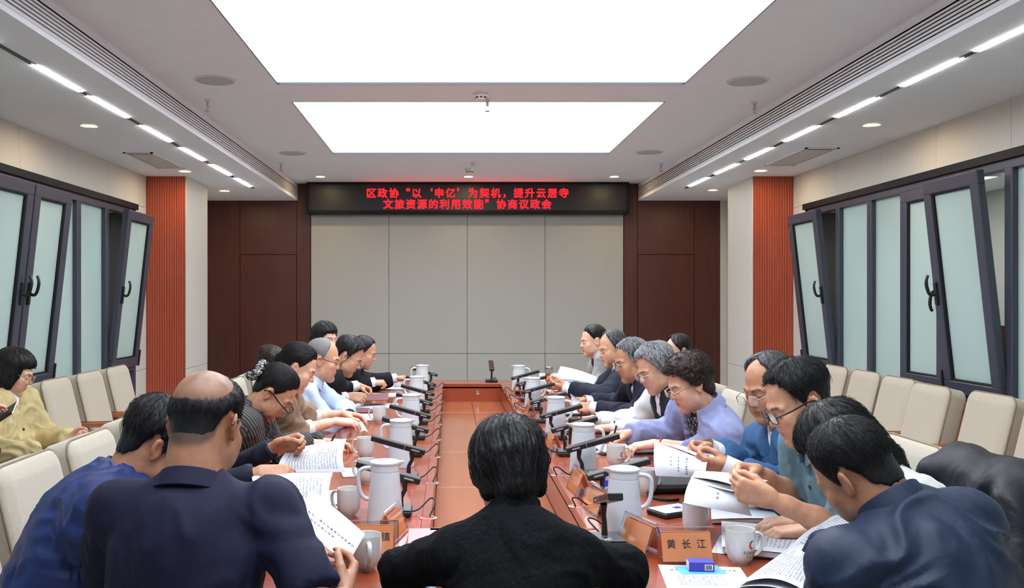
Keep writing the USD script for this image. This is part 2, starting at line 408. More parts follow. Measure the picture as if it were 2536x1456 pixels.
# sprinklers and smoke detectors
spr0 = None
for x, y, w in ((-1.70, 6.23, 'left side, nearer'), (-1.735, 9.11, 'left side, farther'), (2.16, 6.31, 'right side, nearer'), (2.17, 9.14, 'right side, farther'), (0.26, 6.22, 'middle, beside the nearer smoke detector'), (0.228, 9.11, 'middle, near the sign')):
    lab = f'small hanging fire sprinkler head on the ceiling, {w}'
    if spr0 is None:
        spr0 = thing('ceiling_sprinkler', lab, 'sprinkler', (x, y, ZC))
        obj('escutcheon', lathe([(0, -0.012), (0.018, -0.012), (0.027, 0), (0, 0)], 20), M['white_metal'], spr0, smooth=30)
        obj('stem', lathe([(0, -0.045), (0.010, -0.045), (0.010, -0.012), (0, -0.012)], 12), M['steel'], spr0, smooth=30)
        obj('yoke', join(tube([(-0.004, 0, -0.043), (-0.013, 0, -0.055), (-0.013, 0, -0.07), (-0.004, 0, -0.082)], 0.0024, 6), tube([(0.004, 0, -0.043), (0.013, 0, -0.055), (0.013, 0, -0.07), (0.004, 0, -0.082)], 0.0024, 6), tube([(0, 0, -0.043), (0, 0, -0.08)], 0.003, 6)), M['steel'], spr0)
        obj('deflector', lathe([(0, -0.086), (0.018, -0.085), (0.018, -0.082), (0, -0.081)], 14), M['steel'], spr0)
    else:
        dup(spr0, (x, y, ZC), 0, lab)
sm0 = None
for x, y, w in ((0.208, 6.03, 'between the two luminous panels'), (0.208, 9.54, 'above the red sign')):
    lab = f'white round smoke detector on the ceiling {w}'
    if sm0 is None:
        sm0 = thing('smoke_detector_ceiling', lab, 'smoke detector', (x, y, ZC))
        obj('base', lathe([(0, -0.012), (0.052, -0.012), (0.054, 0), (0, 0)], 28), M['white_metal'], sm0, smooth=30)
        obj('chamber', lathe([(0, -0.05), (0.026, -0.048), (0.036, -0.034), (0.048, -0.014), (0, -0.012)], 28), M['white_enamel'], sm0, smooth=35)
        for k in range(8):
            a = k * PI / 4
            obj('slot', moved(box(-0.008, 0.008, -0.002, 0.002, -0.005, 0.005), (0.037 * math.cos(a), 0.037 * math.sin(a), -0.033), rz=a + PI / 2), M['black_plastic'], sm0)
    else:
        dup(sm0, (x, y, ZC), 0, lab)

# louvred hatches in the border
for side, x0, x1, y0, y1 in (('left', -2.66, -2.42, 7.22, 8.08), ('right', 2.80, 3.07, 7.0, 7.92)):
    h = thing('ceiling_vent', f'flat louvred access vent in the {side} ceiling border', 'air vent', ((x0 + x1) / 2, (y0 + y1) / 2, ZS))
    hx, hy = (x1 - x0) / 2, (y1 - y0) / 2
    obj('vent_frame', join(box(-hx, hx, -hy, -hy + 0.02, -0.008, 0.002), box(-hx, hx, hy - 0.02, hy, -0.008, 0.002), box(-hx, -hx + 0.02, -hy, hy, -0.008, 0.002), box(hx - 0.02, hx, -hy, hy, -0.008, 0.002)), M['white_metal'], h)
    obj('vent_panel', box(-hx + 0.03, hx - 0.03, -hy + 0.03, hy - 0.03, -0.007, 0.0, 0.002), M['cream_panel'], h)
    obj('slot_gap', box(-hx + 0.02, hx - 0.02, -hy + 0.02, hy - 0.02, -0.0015, 0.001), M['joint_dark'], h)
    for k in range(7):
        obj('louvre', box(-hx + 0.035 + k * 0.028, -hx + 0.052 + k * 0.028, -hy + 0.032, -hy + 0.05, -0.010, -0.006), M['joint_dark'], h)

# far wall: grey panels between mahogany panelling with two flush doors
wb = thing('wall_back', None, None, kind='structure')
obj('wall_core', box(XL - 2.2, XR + 2.2, YB + 0.03, YB + 0.2, 0, 3.1), M['joint_dark'], wb)
cx = [-1.689, -0.744, 0.206, 1.150, 2.100]
for a, b in zip(cx, cx[1:]):
    for z0, z1 in ((0.0, 0.838), (0.842, 2.9)):
        obj('panel', box(a + 0.002, b - 0.002, YB, YB + 0.03, z0, z1, 0.003), M['grey_panel'], wb)
for x0, x1, dx0, dx1 in ((XL, -1.693, -2.55, -1.862), (2.104, XR - 0.07, 2.27, 2.96)):
    cut = sorted({x0, x1, dx0, dx1})
    for a, b in zip(cut, cut[1:]):
        door = abs(a - dx0) < 1e-6
        obj('wood_panel', box(a + 0.002, b - 0.002, YB, YB + 0.03, 2.045 if door else 0, 2.9, 0.002), M['mahogany'], wb)
obj('side_panel', box(XR - 0.066, XR, YB - 0.002, YB + 0.03, 0, 2.9), M['cream_panel'], wb)
for dx0, dx1, w in ((-2.55, -1.862, 'left'), (2.27, 2.96, 'right')):
    d = thing('door_1' if w == 'left' else 'door_2', None, None, (dx0, YB, 0), kind='structure')
    obj('door_leaf', box(0.004, dx1 - dx0 - 0.004, -0.001, 0.035, 0.01, 2.04, 0.003), M['mahogany'], d)

# side walls, panelled above and beyond the windows
WZ0, WZ1 = 0.30, 2.34
seams = [-1.6, -0.4, 0.5, 1.3, 2.1, 2.9, 3.7, 4.49, 5.29, 6.11, 6.90, 7.69, 8.46]
for nm, X, s in (('wall_left', XL, -1), ('wall_right', XR, 1)):
    w = thing(nm, None, None, kind='structure')

    def slab(y0, y1, z0, z1, b=0.002, d0=0.0, d1=0.05):
        return box(min(X + s * d0, X + s * d1), max(X + s * d0, X + s * d1), y0, y1, z0, z1, b)
    obj('wall_core', join(slab(YF, YB, WZ1 + 0.06, 2.9, 0, 0.02, 0.12), slab(YF, YB, 0, WZ0, 0, 0.02, 0.12), slab(8.36, YB, 0, 2.9, 0, 0.02, 0.12), slab(YF, -0.5, 0, 2.9, 0, 0.02, 0.12)), M['joint_wall'], w)
    for a, b in zip(seams, seams[1:]):
        obj('panel', slab(a + 0.0015, b - 0.0015, WZ1 + 0.05, ZS + 0.03), M['cream_panel'], w)
    for z0, z1 in ((0, 0.82), (0.823, WZ1 + 0.048)):
        obj('panel', slab(8.36, PIER_Y0, z0, z1), M['cream_panel'], w)
    obj('panel', slab(8.46, PIER_Y0, WZ1 + 0.05, ZS + 0.03), M['cream_panel'], w)
    for z0, z1 in ((0, 0.82), (0.823, ZS + 0.03)):
        obj('panel', slab(PIER_Y1, YB, z0, z1), M['cream_panel'], w)
    obj('panel', slab(YF, -0.5, 0, WZ1 + 0.048), M['cream_panel'], w)
    obj('lower_panel', slab(-0.5, 8.36, 0.0, WZ0 - 0.01), M['cream_panel'], w)
    # the pillar: cream flanks, a face of red vertical slats
    px0, px1 = sorted((X + s * 0.0, PIER_L if s < 0 else PIER_R))
    c = thing('pillar', f'square wall pillar faced with red wooden slats, on the {"left" if s < 0 else "right"}', 'pillar', kind='structure')
    xi = px1 if s < 0 else px0
    obj('pillar_core', box(px0, px1, PIER_Y0 + 0.001, PIER_Y1, 0, ZS + 0.02), M['slat_backing'], c)
    for z0, z1 in ((0, 0.82), (0.823, ZS + 0.01)):
        obj('flank_panel', box(min(xi, xi - s * 0.012), max(xi, xi - s * 0.012), PIER_Y0 - 0.002, PIER_Y1, z0, z1, 0.002), M['cream_panel'], c)
    n = 16
    wd = (px1 - px0) / n
    obj('groove_inlay', join(*[box(px0 + k * wd - 0.0014, px0 + k * wd + 0.0014, PIER_Y0 - 0.0036, PIER_Y0 + 0.003, 0.0, ZS + 0.01) for k in range(1, n)]), M['slat_inlay'], c)
    for k in range(n):
        obj('slat', box(px0 + k * wd + 0.0015, px0 + (k + 1) * wd - 0.0015, PIER_Y0 - 0.004, PIER_Y0 + 0.006, 0.0, ZS + 0.01, 0.0015), M['red_slat'], c)
struct('wall_front', box(XL - 0.2, XR + 0.2, YF - 0.15, YF, 0, 3.0), M['cream_panel'])


# windows: dark aluminium, fixed frosted panes and tilt-in sashes
def ring_frame(w, h, t, d0, d1, b=0.004):
    """Rectangular frame in the y-z plane: w along y, h along z, profile width t, depth d0..d1 along x."""
    return join(box(d0, d1, 0, w, 0, t, b), box(d0, d1, 0, w, h - t, h, b), box(d0, d1, 0, t, t - b, h - t + b, b), box(d0, d1, w - t, w, t - b, h - t + b, b))


def handle_mesh(s, up=True):
    k = 1 if up else -1
    return join(box(-0.004, 0.012, -0.014, 0.014, -0.075, 0.075, 0.003), tube(spline([(0.01, 0, 0), (0.045, 0, 0.0), (0.056, 0, k * 0.03), (0.056, 0, k * 0.10), (0.044, 0, k * 0.125)], 14), [0.011] * 10 + [0.010] * 4, 8))


units = [('pane', 0.30, 0.78), ('sash', 0.78, 1.40), ('pane', 1.40, 1.98), ('pane', 1.98, 2.56), ('sash', 2.56, 3.20), ('pane', 3.20, 3.78), ('pane', 3.78, 4.36), ('pane', 4.36, 4.82),
         ('pane', 4.82, 5.30), ('sash', 5.30, 5.93), ('sash', 5.93, 6.52), ('pane', 6.52, 7.06), ('pane', 7.06, 7.64), ('sash', 7.64, 8.30)]
for nm, X, s in (('window_1', XL, -1), ('window_2', XR, 1)):
    w = thing(nm, None, None, (X, 0, 0), kind='structure')
    side = 'left' if s < 0 else 'right'

    def bx(d0, d1, y0, y1, z0, z1, b=0.003):          # depth is measured outwards from the wall's face
        return box(min(s * d0, s * d1), max(s * d0, s * d1), y0, y1, z0, z1, b)
    obj('head_rail', bx(-0.035, 0.07, 0.2, 8.34, WZ1 - 0.005, WZ1 + 0.05), M['frame_dark'], w)
    obj('outer_frame', join(bx(-0.012, 0.07, 0.2, 8.32, WZ1 - 0.06, WZ1), bx(-0.012, 0.07, 0.2, 8.32, WZ0, WZ0 + 0.06), bx(-0.012, 0.07, 0.2, 0.27, WZ0, WZ1), bx(-0.012, 0.07, 8.27, 8.33, WZ0, WZ1)), M['frame_grey'], w)
    for i, (kind, y0, y1) in enumerate(units):
        if i:
            obj('mullion', bx(-0.014, 0.07, y0 - 0.036, y0 + 0.036, WZ0 + 0.05, WZ1 - 0.05, 0.006), M['frame_grey'], w)
        if kind == 'pane':
            obj('pane', bx(0.026, 0.034, y0 + 0.03, y1 - 0.03, WZ0 + 0.05, WZ1 - 0.05, 0), M['frosted_glass'], w)
        else:
            obj('transom', bx(-0.014, 0.07, y0 + 0.03, y1 - 0.03, 0.84, 0.905), M['frame_grey'], w)
            obj('pane', bx(0.026, 0.034, y0 + 0.03, y1 - 0.03, WZ0 + 0.05, 0.85, 0), M['frosted_glass'], w)
            shut = s > 0 and 5.9 < y0 < 6
            wd, ht = y1 - y0 - 0.02, 1.40
            up = not (s > 0 and 5.2 < y0 < 5.4)
            sash = UsdGeom.Xform.Define(stage, numbered(str(w.GetPath()) + '/tilting_sash'))
            sash.AddTranslateOp().Set(Gf.Vec3d(s * -0.016, y0 + 0.01, 0.885))
            sash.AddRotateYOp().Set(0.0 if shut else -s * 6.3)
            sp_ = sash.GetPrim()
            obj('sash_frame', ring_frame(wd, ht, 0.085, *sorted((-s * 0.030, s * 0.022)), 0.006), M['frame_grey'], sp_)
            obj('glazing_bead', moved(ring_frame(wd - 0.15, ht - 0.15, 0.022, *sorted((-s * 0.022, s * 0.012)), 0.005), (0, 0.075, 0.075)), M['frame_dark'], sp_)
            obj('sash_pane', box(-0.004, 0.004, 0.08, wd - 0.08, 0.08, ht - 0.08), M['frosted_glass'], sp_)
            hy = 0.042 if y0 > 7 or 5.9 < y0 < 6 else wd - 0.042
            if shut:
                obj('handle', moved(moved(handle_mesh(s, False), rz=PI), (-s * 0.034, 0.042, 0.66)), M['black_plastic'], sp_, smooth=40)
            if not shut:
                hm = handle_mesh(s, True)
                if s > 0:
                    hm = moved(hm, rz=PI)
                obj('handle', moved(hm, (-s * 0.034, hy, 0.66)), M['black_plastic'], sp_, smooth=40)
                obj('hinge', join(box(min(0, -s * 0.04), max(0, -s * 0.04), wd - 0.008 if s > 0 or y0 < 9 else 0, wd + 0.012, 0.0, 0.15, 0.003)), M['black_plastic'], sp_)
                obj('stay_arm', moved(box(-0.006, 0.006, wd - 0.012, wd, 0.3, ht - 0.01), (s * 0.03, 0, 0)), M['frame_dark'], sp_)

# the corridors outside both window walls
for side, X, s in (('left', XL, -1), ('right', XR, 1)):
    c = thing('corridor_wall', None, None, kind='structure')
    x0, x1 = X + s * 1.9, X + s * 2.0
    obj('corridor_face', box(min(x0, x1), max(x0, x1), YF, YB, 0, 3.0), M['cream_panel'], c)
    obj('corridor_ceiling', box(min(X + s * 0.12, x0), max(X + s * 0.12, x0), YF, YB, 2.55, 2.6), M['ceiling_paint'], c)
    obj('corridor_dado', box(min(x0 - s * 0.012, x0), max(x0 - s * 0.012, x0), YF, YB, 0.0, 1.25), M['mahogany'], c)
    CW = {0.6: 'nearest the camera', 2.4: 'second from the camera', 4.2: 'third from the camera', 6.0: 'third from the far end', 7.8: 'second from the far end', 9.6: 'at the far end'}
    for y in CW:
        l = thing('corridor_light', f'square white corridor light behind the {side} windows, {CW[y]}', 'ceiling light', (X + s * 1.0, y, 2.55))
        obj('diffuser', box(-0.29, 0.29, -0.29, 0.29, -0.012, 0.0, 0.003), M['corridor_light'], l)
        obj('frame', join(box(-0.31, 0.31, -0.31, -0.29, -0.014, 0), box(-0.31, 0.31, 0.29, 0.31, -0.014, 0), box(-0.31, -0.29, -0.29, 0.29, -0.014, 0), box(0.29, 0.31, -0.29, 0.29, -0.014, 0)), M['white_metal'], l)

# ---------------------------------------------------------------- the red LED sign
sign = thing('led_sign', 'long black LED sign with two lines of red Chinese characters above the grey wall', 'sign', (0.212, YB, 2.515))
sw, sh, dp = 1.925, 0.385, 0.17
obj('case', join(box(-sw, sw, -dp + 0.02, 0.0, 0.0, sh, 0.01)), M['black_plastic'], sign)
obj('bezel', join(box(-sw, sw, -dp, -dp + 0.03, 0.0, 0.045, 0.012), box(-sw, sw, -dp, -dp + 0.03, sh - 0.028, sh, 0.008), box(-sw, -sw + 0.03, -dp, -dp + 0.03, 0.02, sh - 0.01, 0.008), box(sw - 0.03, sw, -dp, -dp + 0.03, 0.02, sh - 0.01, 0.008)), M['frame_dark'], sign)
mat('led_face', {'c': ('texture_coordinate', {}), 'v': ('voronoi_texture', {'scale': 130.0, 'randomness': 0.0}), 'r': ('rgb_ramp', {'ramp': [(0.25, (0.012, 0.013, 0.017)), (0.5, (0.005, 0.005, 0.007))]}), 'p': ('principled_bsdf', {'roughness': 0.45})},
    [('c.object', 'v.vector'), ('v.distance', 'r.fac'), ('r.color', 'p.base_color')])
obj('display_face', box(-sw + 0.03, sw - 0.03, -dp + 0.014, -dp + 0.022, 0.045, sh - 0.028), M['led_face'], sign)


def glyph_shape(ch, fat=0.0):
    """The character as a shapely shape in a 0..100 square."""
    ps = []
    for g in GLYPHS[ch].split('/'):
        rs = [[(int(r[i:i + 2]), int(r[i + 2:i + 4])) for i in range(0, len(r), 4)] for r in g.split('.')]
        p = Polygon(rs[0], rs[1:]).buffer(0)
        ps.append(p)
    u = shapely.union_all(ps)
    return u.buffer(fat) if fat else u


def glyph_mesh(ch, size, depth=0.002, fat=0.0):
    """In the xy plane, lower left corner of its square at the origin, extruded along +z."""
    u = glyph_shape(ch, fat)
    ms = [trimesh.creation.extrude_polygon(g, depth / size * 100, engine='earcut') for g in getattr(u, 'geoms', [u]) if g.area > 1]
    m = join(*ms)
    m.apply_scale(size / 100)
    return m


def text_line(txt, size, pitch, depth=0.002, fat=0.0, skip=' '):
    ms, x = [], 0.0
    for ch in txt:
        if ch not in skip:
            ms.append(moved(glyph_mesh(ch, size, depth, fat), (x, 0, 0)))
        x += pitch * (0.5 if ch in ' ‘’“' else 1.0)
    return join(*ms), x


for txt, z, px0, px1 in (('区政协“以‘申亿’为契机，提升云居寺', 2.705, 906, 1411), ('文旅资源的利用效能”协商议政会', 2.572, 948, 1368)):
    y = YB - dp + 0.0135
    x0, x1 = at(px0, 0, y)[0], at(px1, 0, y)[0]
    pitch = (x1 - x0) / len(txt)
    for k, ch in enumerate(txt):
        g = moved(glyph_mesh(ch, 0.136, 0.004, 2.6), rx=PI / 2)
        obj('character', moved(g, (x0 + k * pitch - 0.212, y - YB, z - 2.515)), M['led_red'], sign)

# ================================================================ FURNITURE
def outline(w, h, r, n=6):
    """Rounded rectangle, counter-clockwise, centred."""
    pts = []
    for cx_, cy_, a0 in ((w / 2 - r, h / 2 - r, 0), (-w / 2 + r, h / 2 - r, 90), (-w / 2 + r, -h / 2 + r, 180), (w / 2 - r, -h / 2 + r, 270)):
        for k in range(n):
            a = math.radians(a0 + 90 * k / (n - 1))
            pts.append((cx_ + r * math.cos(a), cy_ + r * math.sin(a)))
    return np.array(pts)


def cushion(w, h, t, r, puff=0.012):
    """Cushion lying in x-z, front towards +y, with its piping."""
    rings = []
    for ins, y in ((0.05, t + puff), (0.018, t + puff * 0.35), (0.004, t - 0.006), (0, t - 0.018), (0, 0.018), (0.006, 0.005), (0.03, 0.0)):
        o = outline(w - 2 * ins, h - 2 * ins, max(r - ins * 0.6, 0.01))
        rings.append(np.c_[o[:, 0], np.full(len(o), y), o[:, 1]])
    m = hull(np.vstack(rings))
    o = outline(w, h, r)
    p = np.vstack([o, o[:1]])
    pipe = tube(np.c_[p[:, 0] * 1.002, np.full(len(p), t - 0.012), p[:, 1] * 1.002], 0.0045, 6, caps=False)
    return m, pipe


speckled('chair_fabric', (0.44, 0.385, 0.305), (0.49, 0.43, 0.34), 160, 0.9, bump=0.35, bscale=260, dist=0.0012, sheen_weight=0.2)
plain('chair_piping', (0.30, 0.24, 0.17), 0.8)


def make_chair(label, loc, rz, group):
    c = thing('armchair', label, 'chair', loc, rz, group)
    bk, bp = cushion(0.425, 0.52, 0.115, 0.055)
    tl = 0.24
    T = dict(rx=tl)
    b = obj('backrest', moved(bk, (0, -0.30, 0.70), **T), M['chair_fabric'], c, smooth=50)
    obj('piping', moved(bp, (0, -0.30, 0.70), **T), M['chair_piping'], b, smooth=60)
    st, sp_ = cushion(0.425, 0.50, 0.115, 0.05)
    b = obj('seat', moved(st, (0, 0.02, 0.355), rx=PI / 2), M['chair_fabric'], c, smooth=50)
    obj('piping', moved(sp_, (0, 0.02, 0.355), rx=PI / 2), M['chair_piping'], b, smooth=60)
    for s in (-1, 1):
        arm = hull(np.vstack([[s * x, y, z] for x, y, z in ((0.214, -0.33, 0.622), (0.242, -0.33, 0.622), (0.214, -0.33, 0.650), (0.242, -0.33, 0.650), (0.212, 0.28, 0.632), (0.246, 0.28, 0.632), (0.212, 0.28, 0.664), (0.246, 0.28, 0.664), (0.216, 0.31, 0.638), (0.242, 0.31, 0.638), (0.216, 0.31, 0.658), (0.242, 0.31, 0.658))]))
        obj('armrest', arm, M['chair_wood'], c)
        obj('front_leg', hull([[s * (0.229 + a * r), 0.22 + b_ * 1.5 * r, z] for r, z in ((0.012, 0.0), (0.016, 0.635)) for a in (-1, 1) for b_ in (-1, 1)]), M['chair_wood'], c)
        obj('rear_leg', hull([[s * (0.229 + a * r), y + b_ * 1.5 * r, z] for r, z, y in ((0.012, 0.0, -0.34), (0.016, 0.635, -0.20)) for a in (-1, 1) for b_ in (-1, 1)]), M['chair_wood'], c)
    obj('frame', join(box(-0.225, 0.225, 0.19, 0.225, 0.285, 0.345, 0.005), box(-0.225, 0.225, -0.29, -0.255, 0.285, 0.345, 0.005), box(-0.24, -0.215, -0.28, 0.22, 0.285, 0.345, 0.005), box(0.215, 0.24, -0.28, 0.22, 0.285, 0.345, 0.005)), M['chair_wood'], c)
    obj('back_frame', join(moved(join(box(-0.235, -0.195, -0.02, 0.01, -0.34, 0.2, 0.004), box(0.195, 0.235, -0.02, 0.01, -0.34, 0.2, 0.004), box(-0.235, 0.235, -0.02, 0.01, 0.12, 0.16, 0.004)), (0, -0.305, 0.70), rx=tl)), M['chair_wood'], c)
    return c


chair0 = None


def chair(x, y, rz, label, group):
    global chair0
    if chair0 is None:
        chair0 = make_chair(label, (x, y, 0), rz, group)
        return chair0
    return dup(chair0, (x, y, 0), rz, label, group)


# a chair facing +x has rz = -90 degrees; its backrest's face is then 0.24 m behind the origin
WL, WR = 'cream armchairs along the left windows', 'cream armchairs along the right windows'
for y, w in ((4.25, 'outside the picture edge'), (4.78, 'under the woman in khaki'), (5.31, 'first beyond the woman in khaki'), (5.84, 'second beyond the woman in khaki'), (6.38, 'third beyond the woman in khaki'), (6.92, 'last, next to the red pillar')):
    chair(-2.34, y, -PI / 2, f'cream armchair under the left windows, {w}', WL)
for y, dx, w in ((6.95, 0.02, 'last, next to the red pillar'), (6.44, 0.02, 'second from the red pillar'), (5.93, 0.0, 'third from the red pillar'), (5.42, -0.06, 'fourth from the red pillar, pulled forward'), (4.91, 0.0, 'nearest whole one in view'), (4.40, 0, 'cut off by the picture edge'), (3.88, 0, 'outside the picture edge')):
    chair(2.74 + dx, y, PI / 2, f'cream armchair under the right windows, {w}', WR)
TL, TR = 'cream armchairs at the left long side of the table', 'cream armchairs at the right long side of the table'
for y, w in ((2.42, 'cut off by the picture edge'), (2.93, 'empty, behind the man in the blue jacket'), (3.44, 'empty, second behind the man in the blue jacket')):
    chair(-1.14, y, -PI / 2, f'cream armchair at the table, left side, {w}', TL)
for y, w in ((4.02, 'under the woman with the scrunchie'), (4.64, 'under the woman in beige'), (5.22, 'under the man in pale blue'), (5.86, 'under the man in black with glasses'), (6.5, 'under the farthest man in black')):
    chair(-1.16, y, -PI / 2, f'cream armchair at the table, left side, {w}', TL)
for y, dx, w in ((2.12, 0.10, 'nearest, at the picture edge'), (2.78, 0.0, 'with the black jacket over it'), (3.30, 0.0, 'under the man with cloth knots'), (3.84, 0.0, 'empty, beside the lilac blazer'), (4.40, -0.02, 'under the woman in lilac'), (5.10, -0.08, 'under the man in the dark vest'), (5.70, -0.08, 'under the nearer man in navy'), (6.25, -0.08, 'under the farther man in navy'), (6.80, -0.08, 'under the woman in the grey jacket')):
    chair(1.46 + dx, y, PI / 2, f'cream armchair at the table, right side, {w}', TR)

# ---------------------------------------------------------------- the table
TX0, TX1, TY0, TY1, TZ = -0.76, 1.13, 2.26, 8.25, 0.75
QX0, QX1, QY0, QY1, QZ = -0.068, 0.448, 2.90, 7.90, 0.59
tb = thing('conference_table', 'long glossy red-brown wooden conference table with a sunken panel down its middle', 'table', (0, 0, 0))
for y0, y1 in ((QY0, 4.57), (4.57, 6.24), (6.24, QY1)):
    for x0, x1 in ((TX0, QX0), (QX1, TX1)):
        obj('top_board', box(x0, x1, y0 + 0.0006, y1 - 0.0006, TZ - 0.045, TZ, 0.003), M['table_wood'], tb)
for y0, y1 in ((TY0, QY0), (QY1, TY1)):
    obj('end_board', box(TX0, TX1, y0, y1 - 0.0006, TZ - 0.045, TZ, 0.003), M['table_wood_across'], tb)
obj('well_rim', join(box(QX0 - 0.03, QX0 + 0.005, QY0 - 0.005, QY1 + 0.005, TZ - 0.03, TZ + 0.004, 0.003), box(QX1 - 0.005, QX1 + 0.03, QY0 - 0.005, QY1 + 0.005, TZ - 0.03, TZ + 0.004, 0.003),
                     box(QX0, QX1, QY0 - 0.03, QY0 + 0.005, TZ - 0.03, TZ + 0.004, 0.003), box(QX0, QX1, QY1 - 0.005, QY1 + 0.03, TZ - 0.03, TZ + 0.004, 0.003)), M['table_wood'], tb)
obj('well_wall', join(box(QX0 - 0.02, QX0, QY0, QY1, QZ - 0.03, TZ - 0.01), box(QX1, QX1 + 0.02, QY0, QY1, QZ - 0.03, TZ - 0.01), box(QX0, QX1, QY0 - 0.02, QY0, QZ - 0.03, TZ - 0.01), box(QX0, QX1, QY1, QY1 + 0.02, QZ - 0.03, TZ - 0.01)), M['table_wood'], tb)
ys = [QY0, 3.42, 4.30, 5.30, 6.30, 7.15, QY1]
xm = (QX0 + QX1) / 2
for a, b in zip(ys, ys[1:]):
    for x0, x1 in ((QX0, xm), (xm, QX1)):
        obj('well_panel', box(x0 + 0.001, x1 - 0.001, a + 0.001, b - 0.001, QZ - 0.02, QZ, 0.003), M['table_well'], tb)
obj('skirt', join(box(TX0 + 0.30, TX0 + 0.33, TY0 + 0.3, TY1 - 0.3, 0.0, TZ - 0.045), box(TX1 - 0.33, TX1 - 0.30, TY0 + 0.3, TY1 - 0.3, 0.0, TZ - 0.045), box(TX0 + 0.30, TX1 - 0.30, TY0 + 0.30, TY0 + 0.33, 0, TZ - 0.045), box(TX0 + 0.30, TX1 - 0.30, TY1 - 0.33, TY1 - 0.30, 0, TZ - 0.045)), M['table_wood'], tb)
obj('edge_band', join(box(TX0 - 0.004, TX0, TY0, TY1, TZ - 0.06, TZ - 0.004, 0.001), box(TX1, TX1 + 0.004, TY0, TY1, TZ - 0.06, TZ - 0.004, 0.001)), M['table_wood'], tb)
obj('well_button', lathe([(0, 0.004), (0.016, 0.003), (0.018, 0.0), (0, 0)], 20), M['chrome'], tb)
UsdGeom.Xformable(stage.GetPrimAtPath('/World/conference_table/well_button')).AddTranslateOp().Set(Gf.Vec3d(0.245, QY1 - 0.003, 0.668))
UsdGeom.Xformable(stage.GetPrimAtPath('/World/conference_table/well_button')).AddRotateXOp().Set(90)

# ---------------------------------------------------------------- vacuum jugs
plain('jug_white', (0.61, 0.665, 0.71), 0.28, coat_weight=0.3)
jug0 = None
jugs = [(-0.218, 2.97, PI, 'nearest at the left, behind the propped name card'), (-0.222, 3.99, PI, 'second along the left side of the table'), (-0.223, 5.05, PI, 'third along the left side of the table'), (-0.236, 6.24, PI, 'fourth along the left side of the table'), (-0.232, 7.30, PI, 'farthest along the left side of the table'),
        (0.557, 2.85, 0.0, 'nearest at the right, behind the end-on microphone'), (0.578, 3.86, 0, 'second along the right side of the table'), (0.587, 4.93, 0, 'third along the right side of the table'), (0.572, 6.14, 0, 'fourth along the right side of the table'), (0.562, 7.26, 0, 'farthest along the right side of the table')]
for x, y, rz, w in jugs:
    lab = f'white vacuum jug, {w}'
    if jug0 is None:
        jug0 = thing('vacuum_jug', lab, 'jug', (x, y, TZ), rz, 'white vacuum jugs on the table')
        obj('body', lathe([(0, 0), (0.058, 0), (0.0605, 0.004), (0.0600, 0.02), (0.0485, 0.174), (0.0475, 0.176), (0.0475, 0.1775), (0, 0.1775)], 48), M['jug_white'], jug0, smooth=40)
        lid = lathe([(0, 0.178), (0.0475, 0.178), (0.048, 0.180), (0.0475, 0.200), (0.0505, 0.2035), (0.0505, 0.208), (0.047, 0.2105), (0.0, 0.2125)], 48)
        obj('lid', join(lid, hull([(-0.045, -0.016, 0.2035), (-0.045, 0.016, 0.2035), (-0.045, -0.016, 0.2095), (-0.045, 0.016, 0.2095), (-0.066, -0.005, 0.206), (-0.066, 0.005, 0.206), (-0.066, -0.005, 0.2095), (-0.066, 0.005, 0.2095), (-0.046, -0.008, 0.19), (-0.046, 0.008, 0.19)])), M['jug_white'], jug0, smooth=40)
        obj('lid_button', moved(box(-0.012, 0.012, -0.008, 0.008, 0, 0.0025, 0.001), (0.006, 0, 0.2118)), M['jug_white'], jug0)
        obj('handle', moved(tube(spline([(0.044, 0, 0.184), (0.066, 0, 0.186), (0.084, 0, 0.176), (0.089, 0, 0.155), (0.087, 0, 0.125), (0.080, 0, 0.100), (0.066, 0, 0.085), (0.052, 0, 0.082)], 26), 0.0072, 10)), M['jug_white'], jug0, smooth=60)
    else:
        dup(jug0, (x, y, TZ), rz, lab)

# ---------------------------------------------------------------- mugs
plain('mug_white', (0.65, 0.65, 0.64), 0.12, coat_weight=0.5)
plain('ink_black', (0.02, 0.02, 0.022), 0.6)
plain('logo_orange', L(232, 130, 80), 0.4)
plain('logo_grey', L(120, 118, 118), 0.4)


def wrap(mesh, R, a0, z0):
    """Flat artwork (x along, y up) wrapped round a cylinder of radius R: x = 0 lies at angle a0."""
    v = mesh.vertices
    a = a0 + v[:, 0] / R
    rr = R + 0.0003 + v[:, 2] * 0
    return trimesh.Trimesh(np.c_[rr * np.cos(a), rr * np.sin(a), z0 + v[:, 1]], mesh.faces, process=False)


def subdiv(mesh, n=1):
    for _ in range(n):
        mesh = mesh.subdivide()
    return mesh


